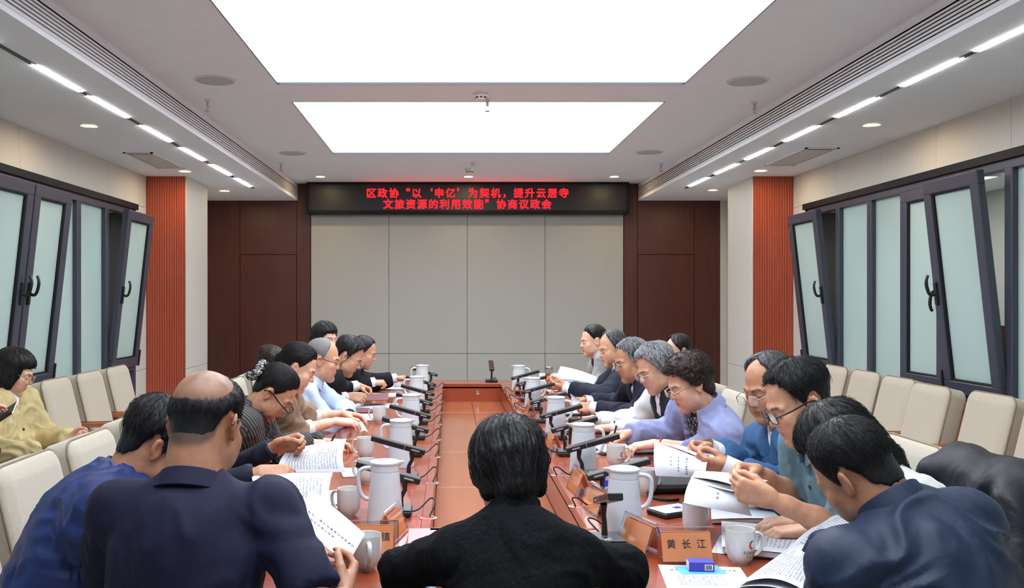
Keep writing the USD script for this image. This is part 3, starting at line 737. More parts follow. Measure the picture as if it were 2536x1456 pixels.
def make_mug(label, loc, rz, logo, group):
    m = thing('mug', label, 'mug', loc, rz, group)
    obj('bowl', lathe([(0, 0.002), (0.022, 0.0), (0.024, 0.0), (0.0245, 0.005), (0.033, 0.014), (0.0395, 0.03), (0.041, 0.05), (0.0412, 0.096), (0.0405, 0.0975), (0.0392, 0.096), (0.0388, 0.05), (0.036, 0.028), (0.028, 0.012), (0, 0.008)], 44), M['mug_white'], m, smooth=40)
    pts = spline([(0.039, 0, 0.080), (0.052, 0, 0.084), (0.064, 0, 0.074), (0.067, 0, 0.056), (0.061, 0, 0.036), (0.050, 0, 0.024), (0.037, 0, 0.020)], 22)
    h = tube(pts, 0.0046, 10)
    h.vertices[:, 1] *= 1.5
    obj('handle', h, M['mug_white'], m, smooth=60)
    if logo:
        R, a0 = 0.0412, PI / 2 + PI
        art = meshkit.text_mesh('FUNHILL', 0.0085, 0.0003)
        art.apply_translation([-art.bounds[1, 0] / 2, 0, 0])
        p = obj('lettering', wrap(art, R, -PI / 2 + LOGO_TURN, 0.034), M['ink_black'], m)
        tl, w = text_line('北京房山', 0.0062, 0.0092, 0.0003, 1.5)
        tl.apply_translation([-w / 2 + 0.001, 0, 0])
        obj('lettering', wrap(tl, R, -PI / 2 + LOGO_TURN, 0.0245), M['ink_black'], m)
        a = np.radians(np.linspace(60, 255, 20))
        outer = np.c_[0.0125 * np.cos(a), 0.0125 * np.sin(a)]
        inner = np.c_[0.0115 * np.cos(a) + 0.006, 0.0105 * np.sin(a) + 0.0005]
        cres = Polygon(np.vstack([outer, inner[::-1]])).buffer(0)
        cut = [Polygon([(-0.0135, -0.007 + 0.0048 * k), (-0.0135, -0.0065 + 0.0048 * k), (-0.004, -0.0066 + 0.003 * k)]) for k in range(4)]
        cres = cres.difference(shapely.union_all(cut))
        lower = cres.intersection(shapely.box(-0.03, -0.03, 0.03, 0.006))
        upper = cres.intersection(shapely.box(-0.03, 0.006, 0.03, 0.03))
        for g, mt in ((lower, 'logo_orange'), (upper, 'logo_grey')):
            mm = join(*[trimesh.creation.extrude_polygon(q, 0.0003, engine='earcut') for q in getattr(g, 'geoms', [g]) if q.area > 1e-8])
            obj('emblem', wrap(moved(mm, (0.003, 0, 0)), R, -PI / 2 + LOGO_TURN, 0.059), M[mt], m)
    return m


LOGO_TURN = 0.40
MG = 'plain white mugs'
mugs = [(-0.232, 2.47, -1.35, 0, 'plain white mug with its handle towards the camera, by the sheet of the balding man'), (-0.350, 3.07, 2.75, 0, 'plain white mug beside the nearest jug at the left, handle to the left'),
        (-0.340, 3.63, 2.7, 0, 'plain white mug half hidden behind the nearest jug at the left'), (-0.400, 4.20, 2.85, 0, 'plain white mug left of the second left jug, beside the curled booklet'), (-0.430, 5.40, 2.9, 0, 'plain white mug left of the third left jug'), (-0.440, 7.55, 2.95, 0, 'farthest plain white mug, next to the farthest left jug'),
        (0.784, 2.84, 0.9, 0, 'plain white mug standing behind the front orange name card'), (0.756, 3.42, 0.4, 0, 'plain white mug behind the handle of the nearest right jug')]
m0 = None
for x, y, rz, _, w in mugs:
    m0 = make_mug(w, (x, y, TZ), rz, False, MG) if m0 is None else dup(m0, (x, y, TZ), rz, w) or m0
m0 = make_mug('white mug with an orange crescent and FUNHILL, nearest the camera at the right', (0.826, 2.53, TZ), 0.12, True, 'printed white mugs')
dup(m0, (0.742, 3.98, TZ), 0.15, 'white mug with an orange crescent and FUNHILL, before the woman in lilac')

# ---------------------------------------------------------------- desk microphones
plain('mic_plate', (0.085, 0.088, 0.095), 0.35)
plain('mic_mark', (0.35, 0.35, 0.35), 0.4)


def make_mic(label, loc, rz, group):
    m = thing('desk_microphone', label, 'microphone', loc, rz, group)
    obj('base', join(box(-0.054, 0.054, -0.054, 0.054, 0.0, 0.022, 0.005)), M['black_plastic'], m)
    obj('top_plate', box(-0.053, 0.053, -0.053, 0.053, 0.022, 0.0265, 0.002), M['mic_plate'], m)
    obj('button', moved(lathe([(0, 0.002), (0.013, 0.0015), (0.0145, 0), (0, 0)], 24), (0.028, 0, 0.0265)), M['chrome'], m)
    obj('post', tube([(-0.015, 0, 0.024), (-0.017, 0, 0.06), (-0.030, 0, 0.085), (-0.028, 0, 0.118)], [0.010, 0.008, 0.008, 0.011], 10), M['black_plastic'], m, smooth=50)
    a = -0.27
    bar = moved(box(-0.045, 0.185, -0.022, 0.022, -0.011, 0.011, 0.003), (-0.04, 0, 0.128), ry=a)
    obj('bar', bar, M['black_plastic'], m)
    for s in (-1, 1):
        obj('mark', moved(join(box(-0.022, 0.012, s * 0.0222 - 0.0003, s * 0.0222 + 0.0003, -0.003, 0.003), box(0.040, 0.042, s * 0.0222 - 0.0003, s * 0.0222 + 0.0003, -0.010, 0.010)), (-0.04, 0, 0.128), ry=a), M['mic_mark'], m)
    obj('cable', tube(spline([(-0.050, 0.01, 0.012), (-0.075, 0.0, 0.016), (-0.100, -0.02, 0.034), (-0.122, -0.03, 0.050), (-0.134, -0.012, 0.047), (-0.130, 0.02, 0.026), (-0.118, 0.05, 0.004)], 26), 0.0028, 6), M['black_rubber'], m, smooth=60)
    obj('cable_grommet', moved(lathe([(0.013, 0.0), (0.031, 0.0), (0.031, 0.0025), (0.026, 0.004), (0.013, 0.003), (0.013, 0.0)], 28), (-0.113, 0.055, 0.0002)), M['chrome'], m, smooth=30)
    return m


LW = ['nearest', 'second', 'third', 'fourth', 'fifth', 'sixth', 'seventh', 'farthest']
mic0 = None
for side, x, rz, ysm in (('left', -0.188, PI, (3.10, 3.68, 4.27, 4.78, 5.36, 5.90, 6.55, 7.40)), ('right', 0.570, 0.0, (3.16, 3.73, 4.28, 4.78, 5.42, 6.03, 6.55, 7.08))):
    for k, y in enumerate(ysm):
        lab = f'slim black bar microphone, {LW[k]} along the {side} edge of the sunken panel'
        mic0 = make_mic(lab, (x, y, TZ), rz, 'bar microphones on the table') if mic0 is None else dup(mic0, (x, y, TZ), rz, lab) or mic0
dup(mic0, (0.475, 2.715, TZ), -PI / 2 + 0.04, 'slim black bar microphone seen end-on, right of the woman in the crinkled black top')
dup(mic0, (0.375, 8.06, TZ), PI / 2, 'slim black bar microphone alone at the far end of the table')

# ---------------------------------------------------------------- name cards
plain('card_orange', L(236, 148, 92), 0.75)


def make_card(label, loc, rz, txt, group, hw=0.085, right=False):
    """Acrylic tent standing on its two feet; the front leans back, face towards -y."""
    c = thing('name_card', label, 'name card', loc, rz, group)
    h, dpth = 0.097, 0.034
    tlt = math.atan2(dpth, h)
    Lh = math.hypot(h, dpth)
    for s, nm in ((-1, 'front'), (1, 'rear')):
        def put(m):
            m = moved(m, rx=-tlt)
            if s > 0:
                m = moved(m, rz=PI)
            return moved(m, (0, s * dpth, 0))
        obj('acrylic_sheet', put(box(-hw, hw, -0.0035, -0.0020, 0, Lh, 0)), M['clear_acrylic'], c)
        obj('card', put(box(-hw + 0.014, hw - 0.014, -0.0012, 0.0006, 0.008, Lh - 0.014)), M['card_orange'], c)
        if txt:
            sz = 0.031
            n = len(txt)
            ms = join(*[moved(glyph_mesh(ch, sz, 0.0002, 0.6), ((k - n / 2) * 0.043 + 0.006, 0, 0)) for k, ch in enumerate(txt)]) if not right else moved(glyph_mesh(txt, sz, 0.0002, 0.6), (hw - 0.014 - 0.038, 0, 0))
            obj('lettering', put(moved(ms, (0, -0.0016, 0.042), rx=PI / 2)), M['ink_black'], c)
    obj('acrylic_edge', join(tube([(-hw, 0, h), (hw, 0, h)], 0.0022, 6), *[tube([(a * hw, b * dpth, 0.001), (a * hw, 0, h)], 0.0016, 6) for a in (-1, 1) for b in (-1, 1)]), M['clear_acrylic'], c)
    return c


CG = 'orange name cards in acrylic tents'
make_card('orange name card reading 黄长江 in a clear acrylic tent, facing the camera', (0.672, 2.545, TZ), 0.03, '黄长江', CG)
make_card('orange name card ending in 镇, left of the woman in the crinkled black top', (-0.238, 2.62, TZ), 0.02, '镇', CG, right=True)
c1 = make_card('orange name card tent standing edge-on just left of the 黄长江 card', (0.570, 2.66, TZ), -PI / 2 + 0.35, '', CG)
for x, y, rz, w in ((0.520, 3.13, -PI / 2 + 0.2, 'behind the end-on microphone, nearest along the right rim'), (0.500, 3.44, -PI / 2 + 0.08, 'second along the right rim'), (0.512, 4.42, -PI / 2 + 0.05, 'third along the right rim'), (0.515, 5.72, -PI / 2, 'fourth along the right rim'), (0.520, 6.93, -PI / 2, 'farthest along the right rim'),
                    (-0.185, 2.80, PI / 2 - 0.2, 'propped edge-on in front of the nearest left jug')):
    dup(c1, (x, y, TZ), rz, f'orange name card tent seen edge-on, {w}')

# ---------------------------------------------------------------- small boxes, phone, cups
plain('box_blue', L(58, 62, 170), 0.4)
plain('packet_blue', L(92, 175, 240), 0.5)
plain('box_white', (0.75, 0.75, 0.77), 0.5)


def blue_box(x, y, rz, w):
    p = thing('wipe_packet', f'flat light blue packet lying {w}', 'packet', (x, y, TZ), rz, 'light blue packets')
    obj('pouch', hull([(a * (0.062 - e), b * (0.036 - e), z) for a in (-1, 1) for b in (-1, 1) for e, z in ((0.0, 0.002), (0.003, 0.0), (0.004, 0.004))]), M['packet_blue'], p)
    t = thing('tissue_box', f'small dark blue box on the blue packet {w}', 'box', (x, y - 0.004, TZ + 0.0042), rz - 0.12, 'small dark blue boxes')
    obj('carton', box(-0.034, 0.034, -0.02, 0.02, 0.0, 0.026, 0.001), M['box_blue'], t)
    obj('end_flap', box(-0.0348, -0.0338, -0.018, 0.018, 0.002, 0.024), M['box_white'], t)
    obj('label', box(0.008, 0.030, -0.0206, -0.0199, 0.004, 0.020), M['box_white'], t)
    bars = [box(0.010 + k * 0.0019, 0.0108 + k * 0.0019 + 0.0004 * (k % 3), -0.0209, -0.0205, 0.006, 0.018) for k in range(9)]
    obj('barcode', join(*bars), M['ink_black'], t)


blue_box(0.690, 2.455, 0.05, 'in front of the 黄长江 name card')
blue_box(0.640, 2.74, 0.9, 'behind the tent left of the 黄长江 card')
blue_box(0.640, 3.56, 0.3, 'by the second card of the right rim')

pb = thing('notebook_case', 'flat black case with a pale blue card on top, beside the nearest right jug', 'case', (0.775, 3.10, TZ), 0.5)
obj('cover', box(-0.075, 0.075, -0.05, 0.05, 0.0, 0.018, 0.004), M['black_plastic'], pb)
plain('card_pale', L(205, 232, 246), 0.5)
obj('pale_card', box(-0.070, 0.070, -0.046, 0.046, 0.018, 0.022, 0.002), M['card_pale'], pb)
obj('print_mark', box(0.005, 0.035, -0.015, 0.01, 0.0221, 0.0224), M['box_blue'], pb)
pz = thing('zip_pouch', 'black zipped document pouch under the raised booklets at the right', 'pouch', (0.93, 3.52, TZ), 0.1)
obj('pouch', box(-0.16, 0.16, -0.10, 0.10, 0.0, 0.035, 0.012), M['black_rubber'], pz)
obj('strap', tube(spline([(-0.15, -0.09, 0.02), (-0.19, -0.12, 0.012), (-0.18, -0.18, 0.006), (-0.10, -0.20, 0.004)], 14), 0.006, 6), M['black_rubber'], pz)
nb_ = thing('mug_tray', 'thin white notepad under the mug behind the nearest right jug', 'notepad', (0.79, 3.55, TZ), 0.1)
obj('pages', box(-0.07, 0.07, -0.05, 0.05, 0, 0.012, 0.001), M['box_white'], nb_)

cup = thing('tumbler', 'black cylindrical travel tumbler beyond the second right jug', 'tumbler', (0.648, 4.62, TZ))
obj('body', lathe([(0, 0), (0.031, 0), (0.033, 0.004), (0.033, 0.105), (0, 0.105)], 30), M['black_plastic'], cup, smooth=30)
obj('lid', lathe([(0, 0.105), (0.0335, 0.105), (0.0335, 0.128), (0.030, 0.132), (0, 0.132)], 30), M['black_rubber'], cup, smooth=30)
plain('tea', (0.45, 0.16, 0.02), 0.1, transmission_weight=0.4)
tea = thing('tea_bottle', 'glass bottle of amber tea with a steel lid, far right of the table', 'bottle', (0.868, 7.80, TZ))
obj('glass', lathe([(0, 0), (0.034, 0), (0.036, 0.006), (0.036, 0.128), (0.031, 0.13), (0.031, 0.126), (0.033, 0.122), (0.033, 0.008), (0, 0.006)], 30), M['clear_acrylic'], tea, smooth=30)
obj('tea_filling', lathe([(0, 0.007), (0.0325, 0.007), (0.0325, 0.10), (0, 0.10)], 30), M['tea'], tea, smooth=30)
obj('lid', lathe([(0, 0.13), (0.035, 0.13), (0.035, 0.155), (0.031, 0.160), (0, 0.160)], 30), M['steel'], tea, smooth=30)
tin = thing('steel_tin', 'low round steel tin in front of the tea bottle', 'tin', (0.860, 7.38, TZ))
obj('body', lathe([(0, 0), (0.042, 0), (0.042, 0.026), (0, 0.026)], 30), M['black_plastic'], tin, smooth=30)
obj('lid', lathe([(0, 0.026), (0.045, 0.026), (0.045, 0.040), (0.041, 0.044), (0, 0.044)], 30), M['steel'], tin, smooth=30)
fold = thing('pink_folder', 'pink card folder lying at the near end of the sunken panel', 'folder', (-0.015, 2.74, TZ), 0.03)
plain('folder_pink', L(214, 150, 150), 0.6)
obj('cover', hull([(-0.115, -0.155, 0), (0.115, -0.155, 0), (-0.115, 0.155, 0), (0.115, 0.155, 0), (-0.115, -0.155, 0.004), (0.115, -0.155, 0.004), (-0.115, 0.155, 0.004), (0.115, 0.155, 0.004)]), M['folder_pink'], fold)
ph = thing('phone', 'silver-edged phone lying beside the woman in black, left of her elbow', 'phone', (-0.05, 2.36, TZ), -0.4)
obj('case', box(-0.037, 0.037, -0.078, 0.078, 0.0, 0.009, 0.003), M['steel'], ph)
obj('screen', box(-0.034, 0.034, -0.075, 0.075, 0.009, 0.0096), M['card_pale'], ph)

# ================================================================ PEOPLE: distance fields and a surface net
def nrm(v):
    v = np.asarray(v, float)
    return v / (np.linalg.norm(v) + 1e-12)


def ss(x, a, b):
    t = np.clip((x - a) / (b - a), 0, 1)
    return t * t * (3 - 2 * t)


class Field:
    """A distance field on a regular grid; shapes are added only where they matter."""

    def __init__(self, lo, hi, h):
        self.lo, self.h = np.asarray(lo, np.float32), np.float32(h)
        self.n = np.ceil((np.asarray(hi) - self.lo) / h).astype(int) + 1
        self.D = np.full(self.n, 0.5, np.float32)

    def sub(self, lo, hi):
        a = np.clip(np.floor((np.asarray(lo) - self.lo) / self.h).astype(int), 0, self.n)
        b = np.clip(np.ceil((np.asarray(hi) - self.lo) / self.h).astype(int) + 1, 0, self.n)
        ax = [self.lo[k] + self.h * np.arange(a[k], b[k], dtype=np.float32) for k in range(3)]
        return tuple(slice(a[k], b[k]) for k in range(3)), ax[0][:, None, None], ax[1][None, :, None], ax[2][None, None, :]

    def all(self):
        return self.sub(self.lo, self.lo + self.h * (self.n - 1))

    def put(self, s, d, k, cut=False):
        D = self.D[s]
        if not D.size:
            return
        if cut:
            d = -d
            e = np.maximum(k - np.abs(D - d), 0) / k if k else 0
            self.D[s] = np.maximum(D, d) + (e * e * k / 4 if k else 0)
        else:
            e = np.maximum(k - np.abs(D - d), 0) / k if k else 0
            self.D[s] = np.minimum(D, d) - (e * e * k / 4 if k else 0)

    def cone(self, a, b, ra, rb, k=0.02, cut=False, cap0=False, cap1=False, flat=None):
        a, b = np.asarray(a, np.float32), np.asarray(b, np.float32)
        m = max(ra, rb) * (1 if flat is None else max(1, 1 / min(flat[1], 1))) + k + 3 * self.h
        s, X, Y, Z = self.sub(np.minimum(a, b) - m, np.maximum(a, b) + m)
        ab = b - a
        L2 = float(ab @ ab) + 1e-12
        px, py, pz = X - a[0], Y - a[1], Z - a[2]
        t = (px * ab[0] + py * ab[1] + pz * ab[2]) / L2
        tc = np.clip(t, 0, 1)
        dx, dy, dz = px - tc * ab[0], py - tc * ab[1], pz - tc * ab[2]
        if flat is not None:                       # squeezed along a direction: (direction, factor < 1)
            w = np.asarray(flat[0], np.float32)
            q = (dx * w[0] + dy * w[1] + dz * w[2])
            e = q * (1 / flat[1] - 1)
            dx, dy, dz = dx + e * w[0], dy + e * w[1], dz + e * w[2]
        d = np.sqrt(dx * dx + dy * dy + dz * dz) - (ra + (rb - ra) * tc)
        if cap0:
            d = np.maximum(d, -t * math.sqrt(L2))
        if cap1:
            d = np.maximum(d, (t - 1) * math.sqrt(L2))
        self.put(s, d, k, cut)

    def ell(self, c, r, k=0.02, R=None, cut=False):
        """Ellipsoid; the columns of R are its axes."""
        c, r = np.asarray(c, np.float32), np.asarray(r, np.float32)
        R = np.eye(3, dtype=np.float32) if R is None else np.asarray(R, np.float32)
        e = np.sqrt(((R * r) ** 2).sum(1)) + k + 3 * self.h
        s, X, Y, Z = self.sub(c - e, c + e)
        x, y, z = X - c[0], Y - c[1], Z - c[2]
        u = [(x * R[0, i] + y * R[1, i] + z * R[2, i]) / r[i] for i in range(3)]
        k0 = np.sqrt(u[0] ** 2 + u[1] ** 2 + u[2] ** 2)
        k1 = np.sqrt((u[0] / r[0]) ** 2 + (u[1] / r[1]) ** 2 + (u[2] / r[2]) ** 2) + 1e-6
        self.put(s, k0 * (k0 - 1) / k1, k, cut)

    def net(self):
        """Surface net: one vertex in each cell that the surface crosses."""
        D, h = self.D, self.h
        D = D.copy()
        D[0], D[-1], D[:, 0], D[:, -1], D[:, :, 0], D[:, :, -1] = (np.maximum(x, h) for x in (D[0], D[-1], D[:, 0], D[:, -1], D[:, :, 0], D[:, :, -1]))
        ins = D < 0
        c = sum(ins[i:ins.shape[0] - 1 + i, j:ins.shape[1] - 1 + j, k:ins.shape[2] - 1 + k].astype(np.int8) for i in (0, 1) for j in (0, 1) for k in (0, 1))
        cells = np.argwhere((c > 0) & (c < 8))
        idx = np.full(c.shape, -1, np.int32)
        idx[tuple(cells.T)] = np.arange(len(cells))
        off = np.array([(i, j, k) for i in (0, 1) for j in (0, 1) for k in (0, 1)])
        val = np.stack([D[tuple((cells + o).T)] for o in off], 1)
        acc, cnt = np.zeros((len(cells), 3)), np.zeros(len(cells))
        for a in range(8):
            for b in range(a + 1, 8):
                if np.abs(off[a] - off[b]).sum() == 1:
                    va, vb = val[:, a], val[:, b]
                    x = (va < 0) != (vb < 0)
                    t = va[x] / (va[x] - vb[x])
                    acc[x] += off[a] + t[:, None] * (off[b] - off[a])
                    cnt[x] += 1
        V = (cells + acc / cnt[:, None]) * h + self.lo
        F = []
        for ax in range(3):
            u, v = (ax + 1) % 3, (ax + 2) % 3
            s0 = [slice(None)] * 3
            s1 = [slice(None)] * 3
            s0[ax], s1[ax] = slice(0, -1), slice(1, None)
            for k in (u, v):
                s0[k] = s1[k] = slice(1, -1)
            A, B = ins[tuple(s0)], ins[tuple(s1)]
            for flip, m in ((False, A & ~B), (True, B & ~A)):
                p = np.argwhere(m)
                p[:, u] += 1
                p[:, v] += 1
                q = []
                for du, dv in ((0, 0), (1, 0), (1, 1), (0, 1)):
                    r = p.copy()
                    r[:, u] -= du
                    r[:, v] -= dv
                    q.append(idx[tuple(r.T)])
                q = np.stack(q, 1)
                F.append(q[:, ::-1] if flip else q)
        F = np.vstack(F)
        return V, np.vstack([F[:, [0, 1, 2]], F[:, [0, 2, 3]]])


def normals(V, F):
    n = np.zeros_like(V)
    f = np.cross(V[F[:, 1]] - V[F[:, 0]], V[F[:, 2]] - V[F[:, 0]])
    for k in range(3):
        np.add.at(n, F[:, k], f)
    return n / (np.linalg.norm(n, axis=1, keepdims=True) + 1e-12)


def relax(V, F, n=1, w=0.5):
    e = np.vstack([F[:, [0, 1]], F[:, [1, 2]], F[:, [2, 0]]])
    for _ in range(n):
        a = np.zeros_like(V)
        c = np.zeros(len(V))
        np.add.at(a, e[:, 0], V[e[:, 1]])
        np.add.at(c, e[:, 0], 1)
        V = V * (1 - w) + w * a / np.maximum(c, 1)[:, None]
    return V


def merge_solids(*ms):
    """Boolean union into one continuous surface; joined as they are if one is not closed."""
    try:
        out = None
        for V, F in ms:
            m = manifold3d.Manifold(manifold3d.Mesh(vert_properties=np.asarray(V, np.float32), tri_verts=np.asarray(F, np.uint32)))
            if m.status() != manifold3d.Error.NoError or m.is_empty():
                raise ValueError(str(m.status()))
            out = m if out is None else out + m
        q = out.to_mesh()
        return np.array(q.vert_properties[:, :3], float), np.array(q.tri_verts)
    except Exception:
        j = join(*ms)
        return np.array(j.vertices), np.array(j.faces)


def frame(yaw, pitch=0.0, roll=0.0):
    """Columns right, forward, up. yaw 0 faces +y, +90 faces +x; pitch > 0 looks down; roll > 0 tips towards the right."""
    y, p, r = map(math.radians, (yaw, pitch, roll))
    f0, r0, u0 = np.array([math.sin(y), math.cos(y), 0]), np.array([math.cos(y), -math.sin(y), 0]), np.array([0, 0, 1.0])
    f, u = f0 * math.cos(p) - u0 * math.sin(p), u0 * math.cos(p) + f0 * math.sin(p)
    r1, u1 = r0 * math.cos(r) - u * math.sin(r), u * math.cos(r) + r0 * math.sin(r)
    return np.stack([r1, f, u1], 1)


# ---------------------------------------------------------------- heads
def head_field(P, neck_to, h):
    """P: face parameters; neck_to: the lower end of the neck in the head's own frame (x right, y forward, z up)."""
    nk = np.asarray(neck_to, float)
    lo = np.minimum([-0.105, -0.125, -0.16], nk - 0.075)
    hi = np.maximum([0.105, 0.140, 0.150], nk + 0.075)
    f = Field(lo, hi, h)
    w, j = P.get('w', 1.0), P.get('jaw', 1.0)
    f.ell((0, -0.013, 0.044), (0.074 * w, 0.094, 0.082), 0.02)
    f.ell((0, 0.022, -0.022), (0.063 * w, 0.068, 0.086), 0.03)
    f.cone((0.030 * w * j, 0.022, -0.062), (0.010, 0.066, -0.093), 0.036, 0.020, 0.03)
    f.cone((-0.030 * w * j, 0.022, -0.062), (-0.010, 0.066, -0.093), 0.036, 0.020, 0.03)
    f.ell((0, 0.074, -0.096), (0.017, 0.015, 0.014), 0.018)
    for s in (-1, 1):
        f.ell((s * 0.044 * w, 0.058, -0.022), (0.022, 0.024, 0.022 * P.get('cheek', 1.0)), 0.024)
        f.ell((s * 0.034 * w, 0.064, -0.055), (0.022 * P.get('cheek', 1.0), 0.022, 0.028), 0.024)
        f.cone((s * 0.014, 0.087, 0.027), (s * 0.046 * w, 0.070, 0.024), 0.008, 0.008, 0.016)
    # eye hollows, eyeballs under the lids
    for s in (-1, 1):
        f.ell((s * 0.031, 0.094, 0.006), (0.017, 0.014, 0.011), 0.012, cut=True)
        f.ell((s * 0.031, 0.0735, 0.006), (0.0165, 0.0135, 0.0115), 0.006)
        f.cone((s * 0.019, 0.0835, -0.001), (s * 0.042, 0.079, -0.0005), 0.0028, 0.0024, 0.004)
    # nose
    n = P.get('nose', 1.0)
    f.cone((0, 0.082, 0.016), (0, 0.097 + 0.004 * n, -0.016), 0.0068, 0.0095, 0.012)
    f.ell((0, 0.099 + 0.004 * n, -0.0225), (0.0098, 0.0105, 0.0088), 0.008)
    for s in (-1, 1):
        f.ell((s * 0.0115, 0.0915, -0.0255), (0.0072, 0.0095, 0.0066), 0.006)
        f.ell((s * 0.0065, 0.0965, -0.0325), (0.003, 0.0045, 0.003), 0.003, cut=True)
    # lips
    f.ell((0, 0.083, -0.052), (0.021, 0.012, 0.012), 0.014)
    f.cone((-0.015, 0.0885, -0.0535), (0.015, 0.0885, -0.0535), 0.0050, 0.0050, 0.005)
    f.cone((-0.012, 0.0880, -0.0645), (0.012, 0.0880, -0.0645), 0.0058, 0.0058, 0.005)
    f.cone((-0.022, 0.0935, -0.0590), (0.022, 0.0935, -0.0590), 0.0026, 0.0026, 0.004, cut=True)
    f.ell((0, 0.0955, -0.0755), (0.016, 0.009, 0.005), 0.008, cut=True)
    # neck
    nr = P.get('neck', 0.056)
    f.cone((0, -0.030, -0.045), nk, nr * 0.98, nr * 1.08, 0.03)
    f.cone((0, 0.005, -0.075), nk + [0, 0.012, 0], nr * 0.62, nr * 0.9, 0.03)
    # ears
    for s in (-1, 1):
        R = np.array([[0.90, -0.42 * s, 0.0], [0.42 * s, 0.90, 0.0], [0, 0, 1.0]])
        R = R @ np.array([[1, 0, 0], [0, 0.96, -0.28], [0, 0.28, 0.96]])
        c = np.array([s * 0.0785 * w, -0.012, -0.002])
        f.ell(c, (0.0075, 0.0185, 0.0315), 0.006, R)
        f.ell(c + R @ np.array([s * 0.0075, 0.002, 0.001]), (0.0062, 0.0105, 0.019), 0.004, R, cut=True)
        f.ell(c + R @ np.array([s * 0.001, -0.004, -0.026]), (0.0055, 0.008, 0.009), 0.005, R)
    return f


# hairlines: height of the hair's edge against the angle from straight ahead
LINES = {
    'short': [(0, 0.100), (30, 0.096), (46, 0.082), (58, 0.058), (68, 0.024), (76, -0.006), (82, -0.014), (87, 0.006), (94, 0.030), (106, 0.030), (118, 0.012), (128, -0.030), (150, -0.058), (180, -0.062)],
    'fringe': [(0, 0.078), (30, 0.074), (46, 0.064), (58, 0.042), (68, 0.014), (76, -0.010), (82, -0.018), (87, 0.004), (94, 0.030), (106, 0.030), (118, 0.010), (128, -0.036), (150, -0.066), (180, -0.070)],
    'receded': [(0, 0.122), (25, 0.120), (42, 0.106), (56, 0.084), (68, 0.046), (76, 0.010), (80, -0.004), (86, 0.010), (93, 0.030), (106, 0.030), (118, 0.012), (128, -0.026), (150, -0.052), (180, -0.056)],
    'tied': [(0, 0.088), (30, 0.084), (48, 0.066), (62, 0.038), (74, 0.014), (84, 0.020), (93, 0.032), (106, 0.026), (118, -0.002), (130, -0.036), (150, -0.056), (180, -0.058)],
    'curly': [(0, 0.086), (30, 0.082), (48, 0.062), (60, 0.034), (70, 0.008), (80, -0.006), (92, -0.012), (106, -0.026), (120, -0.048), (150, -0.082), (180, -0.086)],
    'over_ear': [(0, 0.060), (25, 0.058), (45, 0.044), (58, 0.014), (68, -0.016), (78, -0.036), (90, -0.046), (106, -0.058), (120, -0.075), (180, -0.090)],
}


